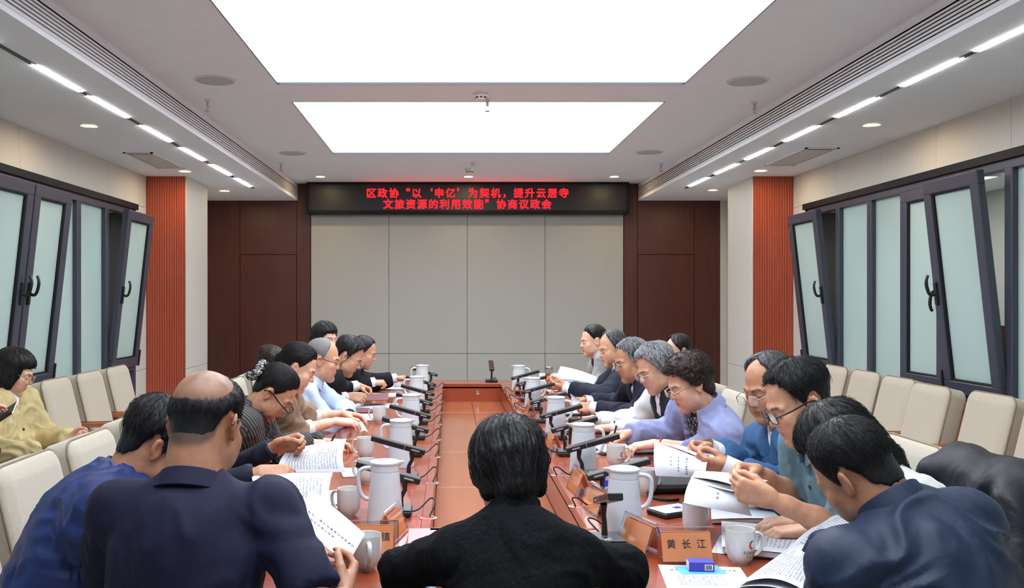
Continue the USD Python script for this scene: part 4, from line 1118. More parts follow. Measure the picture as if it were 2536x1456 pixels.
def hair_mesh(P, H, h, neck_to):
    """The hair as a closed shell over the skull, in the head's frame."""
    line, T = LINES[H['line']], H.get('t', 0.014)
    lo, hi = np.array([-0.135, -0.15, -0.19 if H.get('bob') or H['line'] == 'over_ear' else -0.125]), np.array([0.135, 0.145, 0.175])
    f = Field(lo, hi, h)
    w = P.get('w', 1.0)
    f.ell((0, -0.013, 0.044), (0.074 * w, 0.094, 0.082), 0.02)
    f.ell((0, 0.018, -0.022), (0.0635 * w, 0.068, 0.086), 0.03)
    f.cone((0, -0.030, -0.045), np.asarray(neck_to, float), 0.058, 0.060, 0.03)
    s, X, Y, Z = f.all()
    az = np.abs(np.degrees(np.arctan2(X, Y + 0.010)))
    sgn = np.where(X > 0, 1.0, -1.0)
    g = Z - np.interp(az, [a for a, _ in line], [z for _, z in line]).astype(np.float32)
    g = g + H.get('side', 0.0) * sgn * 0.02
    g = g + 0.004 * np.sin(az * 0.55) * np.sin(az * 0.21 + 1)
    if 'crown' in H:                                  # bare crown: (y, z, radius)
        cy, cz, cr = H['crown']
        g = np.minimum(g, np.sqrt(X * X * 0.9 + (Y - cy) ** 2 + (Z - cz) ** 2) - cr)
    topw = ss(Z, 0.02, 0.10) * H.get('top', 1.0) + (1 - ss(Z, 0.02, 0.10)) * H.get('sides', 0.55)
    front = 1 + H.get('quiff', 0.0) * ss(Y, 0.03, 0.09) * ss(Z, 0.06, 0.1)
    thick = T * topw * front * ss(g, -0.004, H.get('fade', 0.024)) * (1 - H.get('nape', 0.75) * (1 - ss(Z, -0.06, 0.03)) * ss(-Y, 0.0, 0.04)) - 0.013 * (1 - ss(g, -0.010, 0.004))
    f.D[s] = f.D[s] - thick.astype(np.float32)
    if H.get('bob'):
        zb, fy = H['bob'], H.get('face', 0.045)
        R = H.get('bobr', (0.096, 0.108))
        e = Field(lo, hi, h)
        e.cone((0, -0.018, 0.045), (0, -0.022, zb + 0.045), R[0], R[1], 0.01)
        cut = np.maximum(Y - (fy - 0.25 * np.maximum(-Z, 0)), np.abs(X) * 0 - 1)
        body = np.maximum(e.D, cut)                   # behind the face's edge only
        body = np.maximum(body, zb - Z + 0.012 * np.sin(np.arctan2(X, Y) * 9))
        inner = Field(lo, hi, h)
        inner.ell((0, 0.02, -0.01), (0.072 * w, 0.085, 0.098), 0.01)
        inner.cone((0, -0.025, -0.05), np.asarray(neck_to, float), 0.062, 0.064, 0.03)
        body = np.maximum(body, -inner.D)
        k = 0.012
        q = np.maximum(k - np.abs(f.D - body), 0) / k
        f.D[:] = np.minimum(f.D, body) - q * q * k / 4
    for a, b, ra, rb in H.get('extra', ()):
        f.cone(a, b, ra, rb, 0.012)
    V, F = f.net()
    n = normals(V, F)
    az, el = np.arctan2(V[:, 0], V[:, 1] + 0.01), np.arctan2(V[:, 2] - 0.02, np.hypot(V[:, 0], V[:, 1]))
    seed = H.get('seed', 1)
    d0 = V - np.array([0.012, -0.055, 0.13])
    r0 = np.linalg.norm(d0, axis=1)
    phi = np.arctan2(d0[:, 0], d0[:, 1])
    lock = meshkit.fbm(np.c_[np.cos(phi) * 5.5 + r0 * 6, np.sin(phi) * 5.5, r0 * 13], 3, seed)
    fine = meshkit.noise(np.c_[np.cos(phi) * 17 + r0 * 9, np.sin(phi) * 17, r0 * 22], seed + 5)
    amp = H.get('rough', 0.006) * (0.25 + 0.75 * ss(V[:, 2], -0.05, 0.03)) if not H.get('bob') else H.get('rough', 0.006) * np.ones(len(V))
    if H.get('curl'):
        lock = meshkit.fbm(V * 42, 3, seed)
        fine = meshkit.noise(V * 110, seed + 3)
    V = V + n * ((lock - 0.5) * 2 * amp + (fine - 0.5) * amp * 0.7)[:, None] * 1.0
    return V, F


def strands(V, F, H, count, length, seed, width=0.0011, lift=0.004, region=None, jitter=0.30):
    """Loose hair over the shell: short curves that follow the flow from the crown."""
    from scipy.spatial import cKDTree
    rng = np.random.default_rng(seed)
    n = normals(V, F)
    ok = np.arange(len(V)) if region is None else np.nonzero(region(V))[0]
    # only the outer side of the shell
    ok = ok[((V[ok] - np.array([0, -0.01, 0.02])) * n[ok]).sum(1) > 0.02]
    if not len(ok):
        return None
    r = rng.choice(ok, count)
    p = V[r] + rng.normal(0, 0.003, (count, 3))
    tree = cKDTree(V[ok])
    c = np.array(H.get('whorl', (0.015, -0.06, 0.135)))
    steps, out = 6, []
    ds = length * rng.uniform(0.5, 1.15, count) / steps
    jit = rng.normal(0, jitter, (count, 3))
    swirl = H.get('swirl', 0.35)
    for k in range(steps + 1):
        q = ok[tree.query(p)[1]]
        nn = n[q]
        off = ((p - V[q]) * nn).sum(1)
        p = p + nn * (np.clip(lift * k / steps * rng.uniform(0.3, 1.2, count) + 0.0012 - off, -0.01, 0.01))[:, None]
        out.append(p.copy())
        d = p - c
        d = d - nn * (d * nn).sum(1)[:, None]
        d /= np.linalg.norm(d, axis=1, keepdims=True) + 1e-9
        d = d + swirl * np.cross(nn, d) + jit + np.array([0, 0, -0.35])
        d = d - nn * (d * nn).sum(1)[:, None]
        d /= np.linalg.norm(d, axis=1, keepdims=True) + 1e-9
        p = p + d * ds[:, None]
    pts = np.stack(out, 1)
    return pts, np.tile(np.r_[np.linspace(1, 0.8, steps), 0.2] * width, (count, 1))


def curves(name, pts, wid, m, parent, kind='stuff'):
    c = UsdGeom.BasisCurves.Define(stage, numbered(f'{parent.GetPath()}/{name}'))
    c.CreateTypeAttr('linear')
    c.CreatePointsAttr(Vt.Vec3fArray.FromNumpy(pts.reshape(-1, 3).astype(np.float32)))
    c.CreateCurveVertexCountsAttr(Vt.IntArray.FromNumpy(np.full(len(pts), pts.shape[1], np.int32)))
    c.CreateWidthsAttr(Vt.FloatArray.FromNumpy(wid.ravel().astype(np.float32)))
    c.SetWidthsInterpolation('vertex')
    UsdShade.MaterialBindingAPI.Apply(c.GetPrim()).Bind(m)
    return tag(c, kind=kind)


# ---------------------------------------------------------------- hands
POSES = {  # bend at knuckle, middle joint, end joint for index..little; thumb: (spread, towards palm)
    'rest': ([(18, 28, 18), (22, 30, 18), (26, 32, 20), (30, 34, 20)], (0.8, 0.35)),
    'flat': ([(8, 12, 8), (8, 12, 8), (10, 14, 8), (12, 16, 10)], (0.9, 0.15)),
    'hold': ([(38, 34, 16), (44, 36, 18), (48, 38, 20), (52, 40, 22)], (0.55, 0.75)),
    'pinch': ([(48, 42, 20), (56, 48, 26), (64, 56, 30), (70, 60, 32)], (0.45, 0.95)),
    'pen': ([(46, 50, 24), (58, 62, 32), (70, 72, 40), (76, 74, 40)], (0.4, 1.0)),
    'curl': ([(50, 60, 40), (56, 64, 40), (60, 66, 42), (62, 66, 42)], (0.5, 0.8)),
}


def arm_mesh(W, E, hdir, palm, side, pose, h, scale=1.0, fore=(0.043, 0.0285)):
    """Forearm from the elbow E and hand at the wrist W as one surface. palm: the way the palm faces; side: +1 right hand."""
    y = nrm(hdir)
    z = -nrm(np.asarray(palm, float) - y * (np.asarray(palm, float) @ y))
    x = np.cross(y, z)                      # towards the little finger of a right hand is +x when the back is up
    R = np.stack([x, y, z], 1)
    tx = -side                              # the thumb's side along local x
    El = R.T @ (np.asarray(E) - W) / scale
    g, th = POSES[pose]
    segs = []
    for (mx, my, ln, rr), bend in zip(((0.027, 0.090, 0.073, 0.0092), (0.0085, 0.094, 0.081, 0.0095), (-0.0105, 0.090, 0.075, 0.0090), (-0.028, 0.081, 0.058, 0.0080)), g):
        p = np.array([tx * mx, my, 0.0])
        ang, sp = 0.0, tx * mx * 1.6
        pts = [p]
        for fr, b in zip((0.46, 0.31, 0.23), bend):
            ang += math.radians(b)
            p = p + ln * fr * np.array([math.sin(sp) * math.cos(ang), math.cos(sp) * math.cos(ang), -math.sin(ang)])
            pts.append(p)
        segs.append((pts, rr))
    sp, cl = th
    t0 = np.array([tx * 0.020, 0.022, -0.008])
    t1 = t0 + 0.044 * nrm([tx * (0.55 * sp + 0.1), 0.75, -0.25 - 0.35 * cl])
    t2 = t1 + 0.034 * nrm([tx * (0.35 * sp - 0.15 * cl), 0.9, -0.15 - 0.30 * cl])
    t3 = t2 + 0.026 * nrm([tx * (0.1 * sp - 0.40 * cl), 0.9, -0.05 - 0.20 * cl])
    allp = np.array([q for pts, _ in segs for q in pts] + [t0, t1, t2, t3, El, [0, -0.02, 0]])
    f = Field(allp.min(0) - 0.06, allp.max(0) + 0.06, h / scale)
    for (pts, rr) in segs:                                   # palm
        f.cone((pts[0][0] * 0.62, 0.008, -0.001), pts[0], 0.0165, 0.0115, 0.012)
    f.cone((tx * 0.016, 0.018, -0.010), t1, 0.0165, 0.0130, 0.012)
    f.cone((-tx * 0.018, 0.02, -0.006), (-tx * 0.024, 0.065, -0.004), 0.0150, 0.0120, 0.010)
    f.cone((0, -0.004, 0), El * 0.22, 0.0245, fore[1], 0.012, flat=((0, 0, 1), 0.80))
    f.cone(El * 0.2, El * 0.62, fore[1], (fore[0] + fore[1]) * 0.53, 0.02)
    f.cone(El * 0.6, El, (fore[0] + fore[1]) * 0.53, fore[0], 0.02)
    for pts, rr in segs:
        f.cone(pts[0], pts[1], rr * 1.06, rr * 0.97, 0.0035)
        f.cone(pts[1], pts[2], rr * 0.98, rr * 0.88, 0.0030)
        f.cone(pts[2], pts[3], rr * 0.88, rr * 0.74, 0.0030)
    f.cone(t1, t2, 0.0118, 0.0104, 0.004)
    f.cone(t2, t3, 0.0106, 0.0084, 0.003)
    V, F = f.net()
    V = relax(V, F, 1, 0.35)
    tips = [W + R @ (s[0][3]) * scale for s in segs] + [W + R @ t3 * scale]
    return V @ R.T * scale + W, F, tips


def elbow_of(S, W, l1, l2, pole):
    d = W - S
    L_ = np.linalg.norm(d)
    if L_ > (l1 + l2) * 0.995:
        k = L_ / ((l1 + l2) * 0.995)
        l1, l2 = l1 * k, l2 * k
    a = (l1 * l1 - l2 * l2 + L_ * L_) / (2 * L_)
    hgt = math.sqrt(max(l1 * l1 - a * a, 0))
    u = d / L_
    p = np.asarray(pole, float)
    return S + u * a + nrm(p - u * (p @ u)) * hgt


# ---------------------------------------------------------------- skin, hair, cloth
mat('skin', {'a': ('attribute', {'attribute': 'col'}), 'c': ('texture_coordinate', {}), 'n': ('noise_texture', {'scale': 45.0, 'detail': 4}), 'r': ('rgb_ramp', {'ramp': [(0.3, (0.86, 0.80, 0.78)), (0.7, (1.06, 1.04, 1.03))]}),
             'm': ('mix', {'mix_type': 'multiply', 'fac': 1.0}), 'n2': ('noise_texture', {'scale': 420.0, 'detail': 2}), 'b': ('bump', {'strength': 0.12, 'distance': 0.001}),
             'p': ('principled_bsdf', {'roughness': 0.48, 'subsurface_weight': 0.12, 'subsurface_scale': 0.006})},
    [('c.object', 'n.vector'), ('n.fac', 'r.fac'), ('a.color', 'm.color1'), ('r.color', 'm.color2'), ('m.color', 'p.base_color'), ('c.object', 'n2.vector'), ('n2.fac', 'b.height'), ('b.normal', 'p.normal')])


def hair_mat(name, a, b, scale=160, rough=0.36):
    nodes = {'c': ('texture_coordinate', {}), 'n': ('noise_texture', {'scale': scale, 'detail': 3}), 'r': ('rgb_ramp', {'ramp': [(0.4, a), (0.62, b)]}), 'p': ('principled_bsdf', {'roughness': rough + 0.06, 'specular_ior_level': 0.28}),
             'm': ('mapping', {'scale': (1, 1, 0.35)}), 'n2': ('noise_texture', {'scale': 330.0, 'detail': 2}), 'b': ('bump', {'strength': 0.5, 'distance': 0.0015})}
    return mat(name, nodes, [('c.object', 'm.vector'), ('m.vector', 'n.vector'), ('n.fac', 'r.fac'), ('r.color', 'p.base_color'), ('m.vector', 'n2.vector'), ('n2.fac', 'b.height'), ('b.normal', 'p.normal')])


hair_mat('hair_black', (0.007, 0.007, 0.008), (0.014, 0.013, 0.014))
hair_mat('hair_brown', (0.018, 0.010, 0.009), (0.040, 0.020, 0.016))
hair_mat('hair_grey', (0.085, 0.085, 0.090), (0.26, 0.26, 0.275), 220)
hair_mat('hair_white', (0.30, 0.30, 0.31), (0.42, 0.42, 0.43), 160)
hair_mat('hair_pepper', (0.014, 0.014, 0.016), (0.085, 0.085, 0.090), 120)
hair_mat('hair_silver', (0.13, 0.125, 0.12), (0.22, 0.215, 0.21), 420, 0.5)


def cloth(name, a, b, scale=24, rough=0.8, weave=700, bump=0.25, stretch=(1, 1, 1), sheen=0.0, spec=0.2, crease=0.16, bdist=0.0012):
    """Woven stuff: tone by slow noise, a fine weave and small creases in relief."""
    return mat(name, {'c': ('texture_coordinate', {}), 'm': ('mapping', {'scale': stretch}), 'n': ('noise_texture', {'scale': scale, 'detail': 4}), 'r': ('rgb_ramp', {'ramp': [(0.32, a), (0.68, b)]}),
                      'n2': ('noise_texture', {'scale': weave, 'detail': 2}), 'n3': ('noise_texture', {'scale': 11.0, 'detail': 2, 'distortion': 1.2, 'roughness': 0.45}),
                      'b': ('bump', {'strength': bump, 'distance': bdist}), 'b2': ('bump', {'strength': crease, 'distance': 0.02}),
                      'p': ('principled_bsdf', {'roughness': rough, 'sheen_weight': sheen, 'specular_ior_level': spec})},
               [('c.object', 'm.vector'), ('m.vector', 'n.vector'), ('n.fac', 'r.fac'), ('r.color', 'p.base_color'), ('m.vector', 'n2.vector'), ('n2.fac', 'b.height'), ('c.object', 'n3.vector'), ('n3.fac', 'b2.height'), ('b2.normal', 'b.normal'), ('b.normal', 'p.normal')])


def cloth_of(name, c, spread=0.12, **kw):
    c = np.array(c)
    return cloth(name, tuple(c * (1 - spread)), tuple(c * (1 + spread)), **kw)

# ---------------------------------------------------------------- a seated person
SKIN = {'fair': np.array(L(222, 178, 152)), 'mid': np.array(L(204, 156, 126)), 'tan': np.array(L(182, 132, 102)), 'tan2': np.array(L(166, 118, 90))}


def ring_band(cn, ax, fw, prof, gap=0.0, n=44, ell=(1.0, 1.0), point=0.0, tilt=0.0):
    """A collar: the closed profile [(radius, height)] swept round the axis; gap in degrees is left open in front."""
    ax, fw = nrm(ax), np.asarray(fw, float)
    fw = nrm(fw - ax * (fw @ ax))
    rt = np.cross(fw, ax)
    full = gap <= 0
    a = np.radians(np.linspace(gap, 360 - gap, n + 1))
    if full:
        a = a[:-1]
    m = len(prof)
    V = []
    for t in a:
        c, s = math.cos(t), math.sin(t)
        near = math.exp(-((min(t, 2 * PI - t) - math.radians(gap)) / 0.28) ** 2) * point
        for i, (r, z) in enumerate(prof):
            dz = -near * 0.03 if z < 0.0 or (i >= m // 2) else 0.0
            V.append(cn + fw * c * r * ell[1] + rt * s * r * ell[0] + ax * (z + dz - tilt * c * r))
    V = np.array(V)
    k, F = len(a), []
    for i in range(k if full else k - 1):
        i2 = (i + 1) % k
        for j in range(m):
            j2 = (j + 1) % m
            F += [(i * m + j, i * m + j2, i2 * m + j2), (i * m + j, i2 * m + j2, i2 * m + j)]
    if not full:
        for j in range(1, m - 1):
            F += [(0, j + 1, j), ((k - 1) * m, (k - 1) * m + j, (k - 1) * m + j + 1)]
    return trimesh.Trimesh(V, np.array(F), process=False)


SHIRT_COLLAR = [(0.062, -0.012), (0.0635, 0.036), (0.067, 0.041), (0.070, 0.038), (0.083, -0.006), (0.080, -0.008), (0.068, 0.030), (0.066, -0.012)]
POLO_COLLAR = [(0.063, -0.014), (0.064, 0.026), (0.068, 0.031), (0.072, 0.028), (0.093, -0.014), (0.090, -0.017), (0.069, 0.020), (0.067, -0.014)]
TALL_COLLAR = [(0.062, -0.02), (0.063, 0.050), (0.067, 0.056), (0.072, 0.052), (0.088, -0.004), (0.093, -0.020), (0.089, -0.024), (0.072, 0.035), (0.068, -0.02)]
STAND_COLLAR = [(0.062, -0.02), (0.062, 0.045), (0.064, 0.048), (0.067, 0.045), (0.070, -0.02)]
LAPEL_COLLAR = [(0.068, -0.02), (0.066, 0.022), (0.071, 0.030), (0.078, 0.026), (0.098, -0.020), (0.094, -0.024), (0.072, 0.014), (0.072, -0.02)]
CREW = [(0.066, -0.016), (0.065, -0.004), (0.068, -0.001), (0.073, -0.006), (0.076, -0.018)]


def person(label, seat, yaw, head, hyaw, hpitch, hroll=0.0, face=None, skin='mid', hair=None, hmat='hair_black', hands=(), top=None, over=None, trousers='trouser_dark', glasses=None, size=1.0, fine=0.0045, sw=0.178, loose=None, legs=True, bulk=1.0, lips=0.5, necklean=0.5, brow=1.0, shoulder_drop=0.0, twist=0.0, chairz=0.47, strand=None, backlean=0.0, scalp=None, neckl=0.078, thigh=0.35):
    """hands: up to two dicts (side, at, dir, palm, pose, pole). top / over: dicts of the garments (mat, sleeve, collar, open...)."""
    face = face or {}
    hd = np.asarray(head, float)
    base = np.array([seat[0], seat[1], 0.0])
    t = thing('person', label, 'person', base, 0)
    B = frame(yaw)
    r_, f_, up = B[:, 0], B[:, 1], B[:, 2]
    Rh = frame(hyaw, hpitch, hroll)
    hs = size * face.get('s', 1.0)
    Pv = np.array([seat[0], seat[1], chairz + 0.10])
    atlas = hd + Rh @ np.array([0, -0.022, -0.05]) * hs
    tors = nrm(hd - f_ * 0.05 - Pv)
    nd = nrm(tors * (1 - necklean) + (Rh[:, 2] * 0.8 + up * 0.5) * necklean)
    N = atlas - nd * neckl * size - f_ * 0.012
    sp = nrm(N - Pv)
    Bt = frame(yaw + twist)
    rt = nrm(Bt[:, 0] - sp * (Bt[:, 0] @ sp))
    ft = np.cross(sp, rt)
    hgt = np.linalg.norm(N - Pv)
    C = Pv + sp * hgt * 0.62 - ft * (0.015 + 0.03 * backlean)
    S = {s: N - sp * (0.062 + shoulder_drop) + rt * s * sw * size + ft * 0.012 for s in (-1, 1)}
    # ---- arms
    arms = {}
    for hnd in hands:
        s = hnd['side']
        W = np.asarray(hnd['at'], float)
        E = hnd.get('elbow')
        E = np.asarray(E, float) if E is not None else elbow_of(S[s], W, 0.285 * size, 0.25 * size, hnd.get('pole', r_ * s * 0.6 - up * 0.9 - f_ * 0.3))
        arms[s] = (W, E, hnd)
    for s in (-1, 1):
        if s not in arms:                             # hanging down into the lap
            W = Pv + f_ * 0.26 + r_ * s * 0.10 + up * 0.07
            arms[s] = (W, elbow_of(S[s], W, 0.285 * size, 0.25 * size, r_ * s * 0.8 - f_ * 0.6), dict(side=s, dir=f_ - up * 0.2, palm=-up, pose='curl'))
    # ---- body: bust, trunk, arms as one surface
    nloc = Rh.T @ (N - hd) / hs
    Fh = head_field(face, nloc + nrm(nloc) * 0.02, fine / hs)
    V, F = Fh.net()
    V = relax(V, F, 1, 0.3)
    parts = [(V @ Rh.T * hs + hd, F)]
    Rs = np.stack([rt, ft, sp], 1)
    tr = Field(np.minimum.reduce([Pv, N, S[-1], S[1]] + [arms[s][1] for s in (-1, 1)]) - 0.2, np.maximum.reduce([Pv, N, S[-1], S[1]] + [arms[s][1] for s in (-1, 1)]) + 0.2, 0.016)
    tr.ell(C, (0.135 * bulk * size, 0.090 * bulk, 0.19), 0.05, Rs)
    tr.ell(Pv + sp * 0.10, (0.135 * bulk * size, 0.10 * bulk, 0.16), 0.06, Rs)
    tr.ell(Pv - sp * 0.02, (0.155 * size, 0.11, 0.10), 0.05, Rs)
    tr.cone(N - sp * 0.04, N + nd * 0.02, 0.055, 0.048, 0.03)
    for s in (-1, 1):
        tr.cone(N - sp * 0.046, S[s], 0.038, 0.046, 0.05)
        tr.cone(S[s], arms[s][1], 0.047 * size, 0.038 * size, 0.03)
    parts.append(tr.net())
    tips = {}
    for s in (-1, 1):
        W, E, hnd = arms[s]
        v, f, tp = arm_mesh(W, E, hnd.get('dir', f_), hnd.get('palm', -up), s, hnd.get('pose', 'rest'), max(0.0042, fine * 0.92), 0.98 * size, (0.040, 0.0275))
        parts.append((v, f))
        tips[s] = tp
    V, F = merge_solids(*parts)
    q = (V - hd) @ Rh / hs
    tone = SKIN[skin] if isinstance(skin, str) else np.asarray(skin)
    col = np.tile(tone, (len(V), 1))

    def blend(w, c):
        col[:] = col * (1 - w[:, None]) + np.asarray(c) * w[:, None]
    inface = (np.abs(q) < 0.16).all(1)
    gx = np.abs(q[:, 0])

    def blob(c, rad, p=2):
        return np.exp(-(((gx - c[0]) / rad[0]) ** p + ((q[:, 1] - c[1]) / rad[1]) ** p + ((q[:, 2] - c[2]) / rad[2]) ** p)) * inface
    blend(0.35 * blob((0.04, 0.075, -0.028), (0.024, 0.03, 0.02)), tone * [1.02, 0.72, 0.68])
    blend(0.30 * blob((0, 0.105, -0.02), (0.012, 0.02, 0.014)), tone * [1.02, 0.75, 0.7])
    blend(0.45 * blob((0.082, -0.012, 0.0), (0.012, 0.03, 0.035)), tone * [1.0, 0.70, 0.62])
    lipc = tone * [0.82, 0.42, 0.42]
    blend(np.clip(1.5 * lips * blob((0, 0.092, -0.0545), (0.021, 0.014, 0.0052), 4), 0, 1), lipc)
    blend(np.clip(1.4 * lips * blob((0, 0.092, -0.0635), (0.018, 0.014, 0.0052), 4), 0, 1), lipc)
    blend(0.8 * blob((0, 0.095, -0.0590), (0.021, 0.012, 0.0016)), tone * [0.28, 0.14, 0.13])
    arch = 0.0265 + 0.004 * np.clip((gx - 0.016) / 0.02, 0, 1) - 0.005 * np.clip((gx - 0.036) / 0.014, 0, 1)
    bw = np.exp(-((q[:, 2] - arch) / 0.0042) ** 4) * ss(gx, 0.011, 0.017) * (1 - ss(gx, 0.044, 0.053)) * (q[:, 1] > 0.05) * inface
    blend(np.clip(0.85 * brow * bw, 0, 1), np.array([0.02, 0.017, 0.016]))
    lash = np.exp(-((q[:, 2] - (-0.0015 - 0.0025 * ((gx - 0.031) / 0.014) ** 2)) / 0.0019) ** 2) * (np.abs(gx - 0.031) < 0.0155) * (q[:, 1] > 0.065) * inface
    blend(0.85 * lash, np.array([0.015, 0.012, 0.012]))
    if scalp is not None:                              # cropped hair shows through on the scalp
        az = np.abs(np.degrees(np.arctan2(q[:, 0], q[:, 1] + 0.01)))
        g = q[:, 2] - np.interp(az, [a for a, _ in LINES[scalp['line']]], [z for _, z in LINES[scalp['line']]])
        blend(scalp.get('w', 0.6) * ss(g, -0.006, 0.012) * inface * (q[:, 2] > -0.09), np.asarray(scalp['c']))
    if scalp is not None and scalp.get('mottle'):      # sparse hair left on the crown
        nz = meshkit.fbm(q * [38, 38, 38], 3, 3)
        blend(scalp['mottle'] * ss(nz, 0.42, 0.66) * ss(q[:, 2], 0.06, 0.10) * (q[:, 1] < 0.06) * inface, np.array([0.05, 0.035, 0.028]))
    if hair is not None:                               # stubble under the hair's lower edge
        az = np.abs(np.degrees(np.arctan2(q[:, 0], q[:, 1] + 0.01)))
        g = q[:, 2] - np.interp(az, [a for a, _ in LINES[hair['line']]], [z for _, z in LINES[hair['line']]])
        blend(0.75 * ss(g, -0.020, 0.006) * ss(az, 100, 125) * inface * (q[:, 2] < 0.02), np.array([0.03, 0.025, 0.022]))
    obj('body', (V - base, F), M['skin'], t, smooth=True, col=col)
    # ---- hair
    if hair is not None:
        hv, hf = hair_mesh(face, hair, hair.get('h', fine) / hs, nloc)
        wv = hv @ Rh.T * hs + hd - base
        hp = obj('hair', (wv, hf), M[hmat], t, smooth=True)
        if strand:
            sd = strands(hv, hf, hair, strand.get('n', 900), strand.get('len', 0.05), hair.get('seed', 1) + 77, strand.get('w', 0.0012), strand.get('lift', 0.004), strand.get('region'), strand.get('jit', 0.30))
            if sd is not None:
                curves('hair_strands', sd[0] @ Rh.T * hs + hd - base, sd[1], M[strand.get('mat', hmat)], hp)
    # ---- glasses
    if glasses is not None:
        dy, dz = glasses.get('slide', 0.0), -glasses.get('slide', 0.0) * 0.7
        rim, w2, h2, tk = glasses.get('rim', 'black_plastic'), 0.0255, glasses.get('h', 0.017), glasses.get('tk', 0.0014)
        w = face.get('w', 1.0)
        gl = holder('glasses', t)

        def wl(m):
            v, f, _ = meshkit.arrays(m)
            return ((v * hs) @ Rh.T + hd - base, f)
        bits = []
        for s in (-1, 1):
            o = outline(2 * w2, 2 * h2, 0.012, 5)
            p = np.c_[s * 0.0335 + o[:, 0], 0.1035 + dy - 0.10 * np.abs(s * 0.0335 + o[:, 0]) + 0.004, 0.004 + dz + o[:, 1]]
            bits.append(tube(np.vstack([p, p[:1]]), tk, 6, caps=False))
            obj('eyeglass_lens', wl(hull(np.vstack([p - [0, 0.0006, 0], p + [0, 0.0006, 0]]))), M['lens'], gl)
            bits.append(tube(spline([(s * 0.060, 0.1015 + dy, 0.011 + dz), (s * 0.072 * w, 0.088 + dy, 0.012 + dz * 0.8), (s * 0.0825 * w, 0.03, 0.014 + dz * 0.3), (s * 0.0865 * w, -0.012, 0.014), (s * 0.0845 * w, -0.034, -0.004)], 14), glasses.get('tt', 0.0018), 6))
        bits.append(tube(spline([(-0.009, 0.1055 + dy, 0.008 + dz), (0, 0.110 + dy, 0.010 + dz), (0.009, 0.1055 + dy, 0.008 + dz)], 7), tk, 6))
        obj('eyeglass_frame', wl(join(*bits)), M[rim], gl, smooth=50)
    # ---- garments

    def garment(nm, G, grow, h):
        pad = 0.26
        pts = [Pv, N, S[-1], S[1]] + [arms[s][k] for s in (-1, 1) for k in (0, 1)]
        f = Field(np.minimum.reduce(pts) - pad, np.maximum.reduce(pts) + pad, h)
        b = bulk * size
        f.ell(C + sp * 0.01, (0.155 * b + grow, 0.108 * bulk + grow, 0.20 + grow), 0.07, Rs)
        f.ell(Pv + sp * 0.13 + ft * 0.01, (0.155 * b + grow, 0.118 * bulk + grow, 0.17), 0.08, Rs)
        f.ell(Pv + sp * 0.01, (0.172 * b + grow, 0.128 * bulk + grow, 0.11), 0.05, Rs)
        f.cone(N - sp * 0.03, N + nd * 0.012, 0.066 + grow, 0.056 + grow, 0.03)
        for s in (-1, 1):
            W, E, hnd = arms[s]
            f.cone(N - sp * 0.044, S[s] - sp * 0.004, 0.042 + grow, 0.052 + grow, 0.06)
            sl = G.get('sleeve', 1.0)
            if sl <= 0:
                f.cone(S[s] + rt * s * 0.02, S[s] + rt * s * 0.09, 0.09, 0.10, 0.005, cut=True)
                continue
            ra, rb = (0.058 + grow) * size * G.get('arm', 1.0), (0.050 + grow) * size * G.get('arm', 1.0)
            if sl < 0.5:                               # short sleeve, ends on the upper arm
                f.cone(S[s], S[s] + (E - S[s]) * sl * 2, ra, rb * 1.12, 0.045, cap1=True)
            else:
                f.cone(S[s], E, ra, rb, 0.045)
                f.cone(E, E + (W - E) * min(1.0, (sl - 0.5) * 2), rb, (0.037 + grow) * size * G.get('cuff', 1.0), 0.03, cap1=True)
        # the neck's opening and, in front, a V that may run down to the hem
        f.cone(N - nd * 0.004 + ft * 0.004, N + nd * 0.12, 0.053 + G.get('neck', 0.006), 0.07, 0.006, cut=True)
        if G.get('vee'):
            depth, wid, bottom = G['vee']              # metres down from the neck, half-width at the neck, half-width at the lower end
            a, bq = N + ft * 0.10, N - sp * depth + ft * (0.14 + 0.06 * bulk)
            s_, X, Y, Z = f.all()
            u = (X - N[0]) * sp[0] + (Y - N[1]) * sp[1] + (Z - N[2]) * sp[2]
            x = (X - N[0]) * rt[0] + (Y - N[1]) * rt[1] + (Z - N[2]) * rt[2]
            y = (X - N[0]) * ft[0] + (Y - N[1]) * ft[1] + (Z - N[2]) * ft[2]
            half = bottom + (wid - bottom) * np.clip((u + depth) / depth, 0, 1)
            d = np.maximum(np.maximum(np.abs(x - G.get('skew', 0.0)) - half, -(u + depth)), 0.0 - y)
            f.put(s_, d.astype(np.float32), 0.004, cut=True)
        V, F = f.net()
        n = normals(V, F)
        am = G.get('fold', 0.003 if (nm == 'shirt' and over) else 0.010)
        sd_ = G.get('seed', 1)
        Vl = (V - N) @ Rs
        e1 = meshkit.noise(Vl * [8, 8, 5] + 3.1 * sd_, sd_)
        warp = (e1[:, None] - 0.5) * [5, 5, 5]
        r1 = 1 - np.abs(2 * meshkit.noise(Vl * [9, 9, 4.5] + warp * 0.5 + 7.7 * sd_, sd_ + 9) - 1)       # long folds that hang
        r2 = 1 - np.abs(2 * meshkit.noise(Vl * [7, 7, 22] + warp + 1.9 * sd_, sd_ + 4) - 1)              # cross creases
        disp = (e1 - 0.5) * am * 1.2 + (r1 ** 2 - 0.4) * am * 0.9
        wz = np.zeros(len(V))
        for s in (-1, 1):                              # creases gather round the elbow, the armpit and the waist
            W, E, _ = arms[s]
            for Q, rad in ((E, 0.13), (S[s] - sp * 0.10, 0.13)):
                wz = np.maximum(wz, np.exp(-((V - Q) ** 2).sum(1) / (rad * rad)))
        wz = np.maximum(wz, 0.7 * np.exp(-(((V - Pv) @ sp - 0.12) / 0.09) ** 2))
        disp += wz * (r2 - 0.5) * am * 1.5
        disp = disp + (0.30 * am if grow > 0.005 else -0.15 * am)
        V = V + n * disp[:, None]
        V = relax(V, F, 1, 0.25)
        return V, F
    gh = 0.009 if fine < 0.005 else 0.012
